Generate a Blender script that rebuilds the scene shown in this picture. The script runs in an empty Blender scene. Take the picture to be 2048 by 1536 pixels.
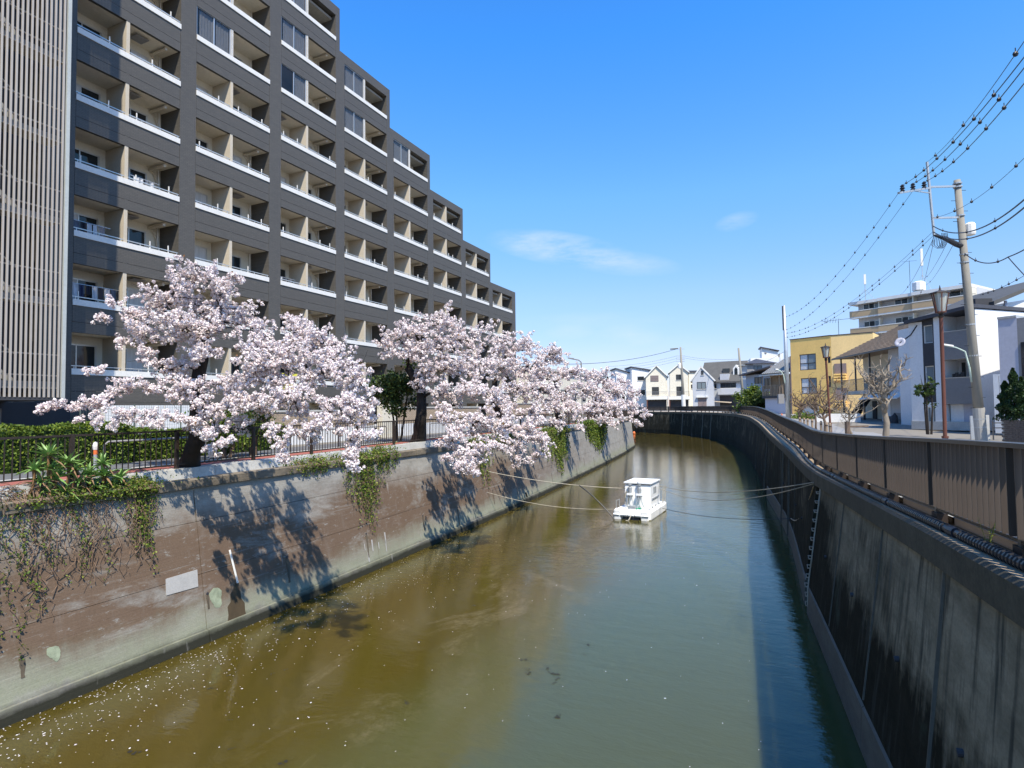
import bpy, math, random
import numpy as np
from mathutils import Vector, Matrix

# ------------------------------------------------------------------ camera, sky, sun, exposure
SC = bpy.context.scene
COL = SC.collection
rnd = random.Random(11)
nrs = np.random.RandomState(7)

# X runs across the canal, Y along it, Z up; the eye is the origin (1.6 m above the bank paths).
FOC, PITCH, ROLL, YAW = 1186.5, 0.0403484, -0.0119118, 0.4318095
_c, _s = math.cos(YAW), math.sin(YAW)
_f = np.array([-_s, _c, 0.0]); _r = np.array([_c, _s, 0.0]); _u = np.array([0, 0, 1.0])
FW = _f*math.cos(PITCH) + _u*math.sin(PITCH)
_u1 = _u*math.cos(PITCH) - _f*math.sin(PITCH)
RT = _r*math.cos(ROLL) + _u1*math.sin(ROLL)
UP = _u1*math.cos(ROLL) - _r*math.sin(ROLL)
cam = bpy.data.cameras.new('camera'); camo = bpy.data.objects.new('camera', cam); COL.objects.link(camo)
cam.sensor_width = 36; cam.lens = 36*FOC/2048; cam.clip_end = 3000; cam.clip_start = 0.1
camo.matrix_world = Matrix(((RT[0], UP[0], -FW[0], 0), (RT[1], UP[1], -FW[1], 0), (RT[2], UP[2], -FW[2], 0), (0, 0, 0, 1)))
SC.camera = camo

SUN = Vector((1.0, -1.05, 2.25)).normalized()
SUN_EL = math.asin(SUN.z)
world = bpy.data.worlds.new('World'); SC.world = world; world.use_nodes = True
wn, wl = world.node_tree.nodes, world.node_tree.links
wn.clear()
w_out = wn.new('ShaderNodeOutputWorld'); w_bg = wn.new('ShaderNodeBackground')
w_sky = wn.new('ShaderNodeTexSky'); w_sky.sky_type = 'NISHITA'; w_sky.sun_disc = False
w_sky.sun_elevation = SUN_EL
w_sky.sun_rotation = math.atan2(SUN.x, SUN.y)
w_sky.altitude = 0; w_sky.air_density = 1.0; w_sky.dust_density = 0.35; w_sky.ozone_density = 2.5
w_bg.inputs['Strength'].default_value = 0.15
w_hsv = wn.new('ShaderNodeHueSaturation'); w_hsv.inputs['Saturation'].default_value = 1.12
wl.new(w_sky.outputs[0], w_hsv.inputs['Color'])
# thin wisps of cloud: soft ellipses in direction space, frayed by noise
w_tc = wn.new('ShaderNodeTexCoord')
# deep clear-day blue: the sky's colour shifts with elevation only
w_sep = wn.new('ShaderNodeSeparateXYZ'); wl.new(w_tc.outputs['Generated'], w_sep.inputs[0])
w_rmp = wn.new('ShaderNodeValToRGB'); w_e = w_rmp.color_ramp.elements
for pos, c in ((0.0, (.66, .62, .80)), (.08, (.70, .66, .82)), (.18, (.86, .86, .92)), (.33, (.79, 1.10, 1.14)), (.54, (.45, 1.12, 1.64)), (1.0, (.32, .82, 1.32))):
    el = w_e[0] if pos == 0 else (w_e[len(w_e)-1] if pos == 1.0 else w_e.new(pos))
    el.position = pos; el.color = (*[v/2.0 for v in c], 1)
wl.new(w_sep.outputs[2], w_rmp.inputs[0])
w_mul = wn.new('ShaderNodeMix'); w_mul.data_type = 'RGBA'; w_mul.blend_type = 'MULTIPLY'; w_mul.inputs[0].default_value = 1.0
w_x = wn.new('ShaderNodeMix'); w_x.data_type = 'RGBA'; w_x.blend_type = 'MULTIPLY'; w_x.inputs[0].default_value = 1.0; w_x.inputs[7].default_value = (2.0, 2.0, 2.0, 1)
wl.new(w_hsv.outputs[0], w_mul.inputs[6]); wl.new(w_rmp.outputs[0], w_mul.inputs[7]); wl.new(w_mul.outputs[2], w_x.inputs[6])
def wmath(op, a, b=None, clamp=False):
    n = wn.new('ShaderNodeMath'); n.operation = op; n.use_clamp = clamp
    for i, v in enumerate((a, b)):
        if v is None: continue
        if isinstance(v, (int, float)): n.inputs[i].default_value = v
        else: wl.new(v, n.inputs[i])
    return n.outputs[0]
def wdot(vec):
    n = wn.new('ShaderNodeVectorMath'); n.operation = 'DOT_PRODUCT'
    wl.new(w_tc.outputs['Generated'], n.inputs[0]); n.inputs[1].default_value = vec
    return n.outputs['Value']
w_map = wn.new('ShaderNodeMapping'); w_map.inputs['Scale'].default_value = (7, 7, 26)
w_no = wn.new('ShaderNodeTexNoise'); w_no.inputs['Scale'].default_value = 1.6; w_no.inputs['Detail'].default_value = 6
w_no.inputs['Roughness'].default_value = 0.62
wl.new(w_tc.outputs['Generated'], w_map.inputs[0]); wl.new(w_map.outputs[0], w_no.inputs[0])
def ray(px, py): return FW + RT*(px-1024)/FOC - UP*(py-768)/FOC
w_prev = w_x.outputs[2]
for (px, py, rx, ry, ang, amp) in ((1120, 497, 150, 34, .17, .60), (1240, 525, 120, 26, .15, .32), (1472, 443, 40, 17, -.15, .34),
                                   (1255, 672, 70, 26, 0, .22), (1140, 664, 55, 16, 0, .18), (1190, 640, 160, 18, .02, .12), (1330, 710, 260, 40, 0, .12)):
    d = ray(px, py); d = d/np.linalg.norm(d)
    a = np.cross(d, np.array([0, 0, 1.0])); a /= np.linalg.norm(a); b = np.cross(a, d)
    a2 = a*math.cos(ang) - b*math.sin(ang); b2 = a*math.sin(ang) + b*math.cos(ang)
    ea = wmath('DIVIDE', wdot(tuple(a2)), rx/FOC); eb = wmath('DIVIDE', wdot(tuple(b2)), ry/FOC)
    q = wmath('ADD', wmath('MULTIPLY', ea, ea), wmath('MULTIPLY', eb, eb))
    m = wmath('SUBTRACT', 1.0, q, True)
    front = wmath('GREATER_THAN', wdot(tuple(d)), 0.5)
    m = wmath('MULTIPLY', m, front)
    k = wmath('MULTIPLY', wmath('SUBTRACT', w_no.outputs[0], 0.30, True), 2.6*amp)
    m = wmath('MULTIPLY', m, k, True)
    mx = wn.new('ShaderNodeMix'); mx.data_type = 'RGBA'
    wl.new(m, mx.inputs[0]); wl.new(w_prev, mx.inputs[6]); mx.inputs[7].default_value = (4.3, 4.6, 5.0, 1)
    w_prev = mx.outputs[2]
wl.new(w_prev, w_bg.inputs[0]); wl.new(w_bg.outputs[0], w_out.inputs[0])

sun = bpy.data.lights.new('sun', 'SUN'); sun.energy = 5.0; sun.angle = math.radians(0.53); sun.color = (1.0, 0.92, 0.775)
suno = bpy.data.objects.new('sun', sun); COL.objects.link(suno); suno.location = SUN*60
suno.rotation_euler = (-SUN).to_track_quat('-Z', 'Y').to_euler()
SC.view_settings.view_transform = 'Standard'; SC.view_settings.look = 'None'
SC.view_settings.gamma = 1; SC.view_settings.use_curve_mapping = False; SC.view_settings.exposure = 0.5
SC.cycles.max_bounces = 6; SC.cycles.transparent_max_bounces = 6; SC.cycles.caustics_reflective = False; SC.cycles.caustics_refractive = False

# ------------------------------------------------------------------ helpers
def at(px, py, d): return Vector(ray(px, py)*d)
def gp(px, d, z):                       # the point in the direction of column px, d metres ahead, at height z
    y = 768 + FOC*(FW[2] + RT[2]*(px-1024)/FOC - z/d)/UP[2]
    return at(px, y, d)

class MB:
    def __init__(s): s.v = []; s.f = []
    def add(s, vs, fs):
        o = len(s.v); s.v += [tuple(v) for v in vs]; s.f += [tuple(i+o for i in f) for f in fs]; return s
    def quad(s, a, b, c, d): return s.add((a, b, c, d), ((0, 1, 2, 3),))
    def hexa(s, p): return s.add(p, ((0, 3, 2, 1), (4, 5, 6, 7), (0, 1, 5, 4), (1, 2, 6, 5), (2, 3, 7, 6), (3, 0, 4, 7)))
    def box(s, x0, x1, y0, y1, z0, z1):
        return s.hexa(((x0, y0, z0), (x1, y0, z0), (x1, y1, z0), (x0, y1, z0), (x0, y0, z1), (x1, y0, z1), (x1, y1, z1), (x0, y1, z1)))
    def boxF(s, F, u0, u1, n0, n1, z0, z1):
        P = lambda u, n, z: F.p(u, n, z)
        return s.hexa((P(u0, n0, z0), P(u1, n0, z0), P(u1, n1, z0), P(u0, n1, z0), P(u0, n0, z1), P(u1, n0, z1), P(u1, n1, z1), P(u0, n1, z1)))
    def bar(s, a, b, w, h=None, up=(0, 0, 1)):
        a, b = Vector(a), Vector(b); h = h or w
        d = (b-a).normalized(); sd = d.cross(Vector(up))
        if sd.length < 1e-4: sd = d.cross(Vector((1, 0, 0)))
        sd.normalize(); uu = sd.cross(d)
        sd = sd*w/2; uu = uu*h/2
        return s.hexa((a-sd-uu, a+sd-uu, a+sd+uu, a-sd+uu, b-sd-uu, b+sd-uu, b+sd+uu, b-sd+uu))
    def tube(s, pts, r, n=6, cap=True):
        pts = [Vector(p) for p in pts]; m = len(pts)
        rs = r if isinstance(r, (list, tuple)) else [r]*m
        vs = []; ref = None
        for i, p in enumerate(pts):
            d = (pts[min(i+1, m-1)] - pts[max(i-1, 0)])
            if d.length < 1e-9: d = Vector((0, 0, 1))
            d.normalize()
            if ref is None:
                ref = d.cross(Vector((0.31, 0.17, 0.93)))
                if ref.length < 1e-3: ref = d.cross(Vector((1, 0, 0)))
            ref = (ref - d*ref.dot(d))
            if ref.length < 1e-6: ref = d.cross(Vector((1, 0.2, 0)))
            ref.normalize(); b = d.cross(ref)
            for k in range(n):
                a = 2*math.pi*k/n
                vs.append(p + (ref*math.cos(a) + b*math.sin(a))*rs[i])
        fs = [(i*n+k, i*n+(k+1) % n, (i+1)*n+(k+1) % n, (i+1)*n+k) for i in range(m-1) for k in range(n)]
        if cap: fs += [tuple(range(n-1, -1, -1)), tuple((m-1)*n+k for k in range(n))]
        return s.add(vs, fs)
    def lathe(s, c, prof, n=12):
        c = Vector(c); vs = [c+Vector((r*math.cos(2*math.pi*k/n), r*math.sin(2*math.pi*k/n), z)) for r, z in prof for k in range(n)]
        m = len(prof)
        fs = [(i*n+k, i*n+(k+1) % n, (i+1)*n+(k+1) % n, (i+1)*n+k) for i in range(m-1) for k in range(n)]
        fs += [tuple(range(n-1, -1, -1)), tuple((m-1)*n+k for k in range(n))]
        return s.add(vs, fs)
    def ball(s, c, r, n=8, sq=(1, 1, 1)):
        m = max(4, n//2+1); c = Vector(c)
        prof = [(math.sin(math.pi*i/m), -math.cos(math.pi*i/m)) for i in range(m+1)]
        vs = [c+Vector((max(p, .02)*r*sq[0]*math.cos(2*math.pi*k/n), max(p, .02)*r*sq[1]*math.sin(2*math.pi*k/n), z*r*sq[2])) for p, z in prof for k in range(n)]
        fs = [(i*n+k, i*n+(k+1) % n, (i+1)*n+(k+1) % n, (i+1)*n+k) for i in range(m) for k in range(n)]
        return s.add(vs, fs)
    def prism(s, poly, z0, z1):
        n = len(poly)
        vs = [(p[0], p[1], z0) for p in poly] + [(p[0], p[1], z1) for p in poly]
        return s.add(vs, [tuple(range(n-1, -1, -1)), tuple(range(n, 2*n))] + [(i, (i+1) % n, n+(i+1) % n, n+i) for i in range(n)])
    def slab(s, F, poly, n0, n1):       # polygon in (u, z) on a facade, thickness n0..n1
        n = len(poly)
        vs = [F.p(u, n0, z) for u, z in poly] + [F.p(u, n1, z) for u, z in poly]
        return s.add(vs, [tuple(range(n)), tuple(range(2*n-1, n-1, -1))] + [(i, n+i, n+(i+1) % n, (i+1) % n) for i in range(n)])

class Facade:                            # a wall plane: u along it (left to right for the viewer), n towards the viewer
    def __init__(s, A, B):
        s.o = Vector((A[0], A[1], 0)); d = Vector((B[0]-A[0], B[1]-A[1], 0)); s.len = d.length; s.u = d.normalized()
        n = Vector((s.u.y, -s.u.x, 0)); s.n = n if n.dot(-s.o) > 0 else -n
    def p(s, u, n, z): q = s.o + s.u*u + s.n*n; return Vector((q.x, q.y, z))
    def hit(s, px, py, n=0.0):
        d = Vector(ray(px, py)); k = (s.o + s.n*n).dot(s.n)/d.dot(s.n); q = d*k
        return (q-s.o).dot(s.u), q.z

ORG = {}
def mesh_of(mb, name, org=(0, 0, 0), smooth=False):
    me = bpy.data.meshes.new(name)
    o = Vector(org)
    me.from_pydata([tuple(Vector(v)-o) for v in mb.v] if o.length else mb.v, [], mb.f)
    if smooth: me.polygons.foreach_set('use_smooth', [True]*len(me.polygons))
    me.validate(); return me
def fix_normals(me):
    import bmesh
    bm = bmesh.new(); bm.from_mesh(me); bmesh.ops.recalc_face_normals(bm, faces=bm.faces); bm.to_mesh(me); bm.free()
def tag(o, label=None, cat=None, group=None, kind=None):
    for k, v in (('label', label), ('category', cat), ('group', group), ('kind', kind)):
        if v: o[k] = v
    return o
def obj(name, mb, m, parent=None, smooth=False, kind=None, label=None, cat=None, group=None, org=None, recalc=True):
    L = ORG.get(parent.name, Vector((0, 0, 0))) if parent else Vector(org or (0, 0, 0))
    me = mesh_of(mb, name, L, smooth)
    if recalc and len(me.polygons) < 60000: fix_normals(me)
    me.materials.append(m)
    o = bpy.data.objects.new(name, me); COL.objects.link(o)
    if parent: o.parent = parent
    else: o.location = L
    ORG[o.name] = L
    return tag(o, label, cat, group, kind)
def thing(name, label, cat, loc=(0, 0, 0), group=None):
    o = bpy.data.objects.new(name, None); COL.objects.link(o); o.location = loc; o.empty_display_size = .3
    ORG[o.name] = Vector(loc); return tag(o, label, cat, group)
def inst(name, me, parent, loc, rotz=0.0, scale=None, kind=None):   # a repeated piece sharing mesh data
    o = bpy.data.objects.new(name, me); COL.objects.link(o); o.parent = parent
    o.location = Vector(loc) - ORG.get(parent.name, Vector((0, 0, 0))); o.rotation_euler = (0, 0, rotz)
    if scale: o.scale = scale
    ORG[o.name] = Vector(loc)
    if kind: o['kind'] = kind
    return o
def shared(mb, name, m, smooth=False):
    me = mesh_of(mb, name, (0, 0, 0), smooth); fix_normals(me); me.materials.append(m); return me
def copy_thing(t, loc, rotz=0.0, label=None, scale=None, group=None):
    r = t.copy(); COL.objects.link(r); r.location = loc; r.rotation_euler = (0, 0, rotz); ORG[r.name] = Vector(loc)
    if scale: r.scale = scale
    if label: r['label'] = label
    if group: r['group'] = group
    for ch in t.children:
        c = ch.copy(); COL.objects.link(c); c.parent = r
        for g in ch.children:
            d = g.copy(); COL.objects.link(d); d.parent = c
    return r

# ------------------------------------------------------------------ materials
class NT:
    def __init__(s, name):
        s.m = bpy.data.materials.new(name); s.m.use_nodes = True
        s.n = s.m.node_tree.nodes; s.l = s.m.node_tree.links
        s.b = s.n['Principled BSDF']; s.tc = s.n.new('ShaderNodeTexCoord')
    def set(s, k, v):
        if hasattr(v, 'is_linked'): s.l.new(v, s.b.inputs[k])
        else: s.b.inputs[k].default_value = v
    def noise(s, scale, detail=4, stretch=(1, 1, 1), rough=.6, dist=0.0):
        mp = s.n.new('ShaderNodeMapping'); mp.inputs['Scale'].default_value = stretch
        no = s.n.new('ShaderNodeTexNoise'); no.inputs['Scale'].default_value = scale; no.inputs['Detail'].default_value = detail
        no.inputs['Roughness'].default_value = rough; no.inputs['Distortion'].default_value = dist
        s.l.new(s.tc.outputs['Object'], mp.inputs[0]); s.l.new(mp.outputs[0], no.inputs[0]); return no.outputs[0]
    def ramp(s, v, stops):
        r = s.n.new('ShaderNodeValToRGB'); e = r.color_ramp.elements
        while len(e) < len(stops): e.new(.5)
        for el, (p, c) in zip(e, stops):
            el.position = p; el.color = (c, c, c, 1) if isinstance(c, (int, float)) else (*c, 1)
        s.l.new(v, r.inputs[0]); return r.outputs[0]
    def mix(s, f, a, b, mode='MIX'):
        m = s.n.new('ShaderNodeMix'); m.data_type = 'RGBA'; m.blend_type = mode
        for i, v in ((0, f), (6, a), (7, b)):
            if hasattr(v, 'is_linked'): s.l.new(v, m.inputs[i])
            elif isinstance(v, (int, float)): m.inputs[i].default_value = v
            else: m.inputs[i].default_value = (*v, 1)
        return m.outputs[2]
    def math(s, op, a, b=None, clamp=False):
        n = s.n.new('ShaderNodeMath'); n.operation = op; n.use_clamp = clamp
        for i, v in enumerate((a, b)):
            if v is None: continue
            if isinstance(v, (int, float)): n.inputs[i].default_value = v
            else: s.l.new(v, n.inputs[i])
        return n.outputs[0]
    def xyz(s):
        x = s.n.new('ShaderNodeSeparateXYZ'); s.l.new(s.tc.outputs['Object'], x.inputs[0]); return x.outputs
    def bump(s, h, strength=.3, dist=.02):
        b = s.n.new('ShaderNodeBump'); b.inputs['Strength'].default_value = strength; b.inputs['Distance'].default_value = dist
        s.l.new(h, b.inputs['Height']); s.l.new(b.outputs[0], s.b.inputs['Normal'])
    def island(s):
        g = s.n.new('ShaderNodeNewGeometry'); return g.outputs['Random Per Island']

def mat(name, c, rough=.75, var=.18, scale=2.5, stretch=(1, 1, 1), metal=0.0, bump=0.0, bscale=30, fine=0.08, spec=.4):
    t = NT(name); c = Vector(c)
    n1 = t.noise(scale, 5, stretch); n2 = t.noise(scale*11, 3, stretch)
    col = t.mix(t.ramp(n1, ((.3, 0.0), (.7, 1.0))), tuple(c*(1-var)), tuple(c*(1+var*.7)))
    col = t.mix(t.ramp(n2, ((.35, 0.0), (.65, 1.0))), t.mix(1.0, col, (1-fine,)*3, 'MULTIPLY'), col)
    t.set('Base Color', col); t.set('Roughness', rough); t.set('Metallic', metal); t.set('Specular IOR Level', spec)
    if bump: t.bump(t.noise(bscale, 4), bump, .02)
    return t.m
def leafmat(name, c1, c2, c3=None, trans=.25, rough=.55):
    t = NT(name); i = t.island()
    st = [(0.0, c1), (.6, c2), (1.0, c3 or c2)]
    col = t.ramp(i, st); t.set('Base Color', col); t.set('Roughness', rough); t.set('Specular IOR Level', .3)
    tr = t.n.new('ShaderNodeBsdfTranslucent'); t.l.new(col, tr.inputs[0])
    mx = t.n.new('ShaderNodeMixShader'); mx.inputs[0].default_value = trans
    t.l.new(t.b.outputs[0], mx.inputs[1]); t.l.new(tr.outputs[0], mx.inputs[2])
    t.l.new(mx.outputs[0], t.n['Material Output'].inputs[0]); return t.m
def glassmat(name, c=(.02, .026, .03), rough=.04):
    t = NT(name); t.set('Base Color', (*c, 1)); t.set('Roughness', rough); t.set('IOR', 1.5); t.set('Specular IOR Level', .6); return t.m

def tilemat(name, c1, c2, mort, bw=.24, rh=.07, mw=.006, axes='YZ'):
    t = NT(name); x = t.xyz(); cb = t.n.new('ShaderNodeCombineXYZ')
    t.l.new(x[1] if axes == 'YZ' else t.math('ADD', x[0], x[1]), cb.inputs[0]); t.l.new(x[2], cb.inputs[1])
    br = t.n.new('ShaderNodeTexBrick'); t.l.new(cb.outputs[0], br.inputs[0])
    br.inputs['Color1'].default_value = (*c1, 1); br.inputs['Color2'].default_value = (*c2, 1); br.inputs['Mortar'].default_value = (*mort, 1)
    br.inputs['Scale'].default_value = 1; br.inputs['Brick Width'].default_value = bw; br.inputs['Row Height'].default_value = rh
    br.inputs['Mortar Size'].default_value = mw; br.inputs['Bias'].default_value = 0
    n1 = t.noise(.5, 4, (1, 1, .35)); col = t.mix(t.ramp(n1, ((.3, .0), (.7, .45))), br.outputs[0], (1.18, 1.15, 1.1), 'MULTIPLY')
    n2 = t.noise(9, 3); col = t.mix(t.ramp(n2, ((.3, .30), (.6, 0.0))), col, (.78, .78, .78), 'MULTIPLY')
    t.set('Base Color', col); t.set('Roughness', .55); t.set('Specular IOR Level', .35); return t.m

M = {}
M['tile'] = tilemat('dark tile', (.108, .100, .088), (.092, .086, .077), (.062, .060, .055))
M['tile_beige'] = tilemat('beige tile', (.46, .36, .25), (.40, .31, .22), (.22, .18, .14), .23, .075, .012)
M['ledge'] = mat('white paint', (.78, .76, .71), .5, .06, 1.5)
M['cream'] = mat('cream wall', (.70, .66, .55), .8, .06, 1.2)
M['soffit'] = mat('soffit', (.74, .68, .56), .85, .08, .8)
M['partition'] = mat('partition board', (.58, .51, .40), .8, .06, .9)
M['alu'] = mat('aluminium', (.62, .62, .60), .35, .05, 4, metal=.6)
M['louvre'] = mat('louvre metal', (.47, .42, .365), .5, .10, 1.4, stretch=(1, 1, .15))
M['post_grey'] = mat('grey post', (.48, .50, .47), .5, .08, 1)
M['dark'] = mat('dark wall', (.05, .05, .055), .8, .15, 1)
M['glass'] = glassmat('glass')
M['glass_blue'] = glassmat('pale glass', (.16, .2, .22), .08)
t = NT('clear glass'); t.set('Base Color', (.015, .02, .025, 1)); t.set('Roughness', .03); t.set('Specular IOR Level', .7)
_tr = t.n.new('ShaderNodeBsdfTransparent'); _mx = t.n.new('ShaderNodeMixShader'); _mx.inputs[0].default_value = .36
t.l.new(_tr.outputs[0], _mx.inputs[1]); t.l.new(t.b.outputs[0], _mx.inputs[2]); t.l.new(_mx.outputs[0], t.n['Material Output'].inputs[0]); M['glass_clear'] = t.m
M['curtain'] = mat('curtain', (.62, .63, .64), .9, .16, 5, stretch=(4, 4, .2))
M['frame_dark'] = mat('dark frame', (.05, .05, .055), .4, .1, 5)
M['white'] = mat('white wall', (.76, .76, .75), .7, .05, .7)
M['conc'] = mat('concrete', (.36, .35, .32), .85, .2, .8, bump=.15, fine=.15)
M['conc_lt'] = mat('pale concrete', (.52, .51, .47), .85, .16, 1.3, bump=.15, fine=.15)
M['coping_l'] = mat('stained coping', (.21, .175, .13), .9, .45, 1.1, stretch=(1, .5, 2), bump=.3, fine=.3)
M['asphalt'] = mat('asphalt', (.13, .13, .135), .9, .15, .5, bump=.1, bscale=80)
M['road'] = mat('worn road', (.27, .265, .26), .9, .12, .4, bump=.1, bscale=80)
M['red_path'] = mat('red paving', (.33, .11, .085), .85, .18, 1.5, bump=.1)
M['ground'] = mat('earth ground', (.22, .2, .17), .95, .2, .1)
M['brown_metal'] = mat('brown metal', (.040, .029, .023), .45, .2, 2)
M['blade'] = mat('fence blade', (.092, .072, .058), .42, .2, 1.2, stretch=(3, 3, .4), metal=.15)
M['rail_r'] = mat('fence rail', (.05, .046, .044), .33, .15, 2)
M['bark'] = mat('cherry bark', (.030, .023, .019), .9, .4, 6, stretch=(1, 1, .4), bump=.6, bscale=25)
M['bark_pale'] = mat('pale bark', (.25, .205, .155), .9, .3, 7, stretch=(1, 1, .4), bump=.5, bscale=25)
M['bark_red'] = mat('reddish bark', (.15, .105, .075), .9, .3, 7, stretch=(1, 1, .4), bump=.4, bscale=25)
M['vine'] = mat('dry vine', (.20, .13, .085), .95, .4, 5)
M['blossom'] = leafmat('blossom', (.76, .615, .61), (.84, .765, .745), (.90, .87, .85), .20, .75)
M['leaf_ivy'] = leafmat('ivy leaf', (.045, .085, .012), (.13, .20, .025), (.30, .33, .055), .3)
M['leaf_hedge'] = leafmat('hedge leaf', (.05, .09, .012), (.11, .17, .02), (.22, .27, .03), .25)
M['leaf_tree'] = leafmat('broad leaf', (.022, .045, .010), (.05, .085, .018), (.11, .14, .03), .2)
M['leaf_conifer'] = leafmat('conifer leaf', (.012, .030, .010), (.025, .055, .015), (.05, .085, .02), .15)
M['leaf_bronze'] = leafmat('young bronze leaf', (.20, .09, .045), (.30, .16, .06), (.28, .22, .07), .3)
M['aloe'] = leafmat('aloe leaf', (.10, .20, .055), (.20, .33, .09), (.38, .43, .17), .12, .4)
M['aloe_dry'] = leafmat('dry aloe leaf', (.16, .09, .04), (.25, .14, .06), (.20, .15, .06), .1)
M['yellow'] = mat('yellow render', (.92, .59, .19), .8, .07, .5)
M['yellow_sun'] = mat('yellow render sunlit', (.82, .58, .26), .8, .07, .5)  # paler copy for the wing: its stronger sun is put into the colour
M['brown_panel'] = mat('brown panel', (.22, .17, .16), .7, .1, 2)
M['roof_brown'] = mat('brown shingle', (.30, .215, .14), .85, .25, 1.4)
M['roof_grey'] = mat('grey roof', (.095, .092, .085), .7, .15, 1)
M['roof_dark'] = mat('dark roof', (.06, .062, .075), .6, .15, 1)
M['house_grey'] = mat('grey house wall', (.52, .53, .55), .8, .06, .6)
M['house_cream'] = mat('cream house wall', (.74, .68, .55), .8, .05, .6)
M['house_blue'] = mat('pale blue wall', (.50, .53, .57), .8, .05, .6)
M['house_violet'] = mat('lilac grey wall', (.48, .48, .54), .8, .04, .6)
M['siding'] = mat('grey siding', (.25, .245, .245), .6, .08, .6)
M['beige_apt'] = mat('beige tile panel', (.52, .37, .215), .7, .06, .8)
M['wood'] = mat('weathered wood', (.34, .25, .17), .85, .25, 3, stretch=(1, 1, .3))
M['plank'] = mat('pale timber', (.46, .38, .29), .85, .2, 2, stretch=(3, .3, 3))
M['rust'] = mat('rust brown paint', (.135, .048, .03), .5, .2, 2)
M['lamp_glass'] = glassmat('lantern glass', (.45, .47, .42), .25)
M['pole'] = mat('concrete pole', (.27, .25, .21), .85, .12, 1.5, stretch=(1, 1, .3), bump=.1)
M['sleeve'] = mat('pole sleeve', (.40, .385, .35), .8, .12, 2)
M['galv'] = mat('galvanised steel', (.50, .52, .53), .4, .1, 3, metal=.5)
M['pole_green'] = mat('pale green pole', (.50, .60, .52), .5, .1, 1)
M['cable'] = mat('cable', (.02, .022, .03), .5, .1, 4)
M['black'] = mat('black plastic', (.018, .018, .02), .4, .2, 4)
M['rope'] = mat('pale rope', (.42, .38, .30), .9, .25, 8)
M['boat'] = mat('boat white', (.87, .87, .85), .35, .05, 1.5)
M['boat_grey'] = mat('boat grey', (.30, .32, .33), .5, .1, 2)
M['green_rope'] = mat('green rope', (.02, .26, .14), .8, .2, 10)
M['orange'] = mat('orange plastic', (.75, .18, .05), .5, .1, 3)
M['petal'] = leafmat('petal', (.75, .66, .66), (.85, .8, .79), (.9, .88, .86), .1, .8)
M['scum'] = mat('dark debris', (.018, .016, .012), .9, .3, 9)
M['yellow_sign'] = mat('yellow sign', (.80, .72, .08), .5, .04, 2)
M['dome'] = glassmat('white dome', (.75, .76, .76), .2)

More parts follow.
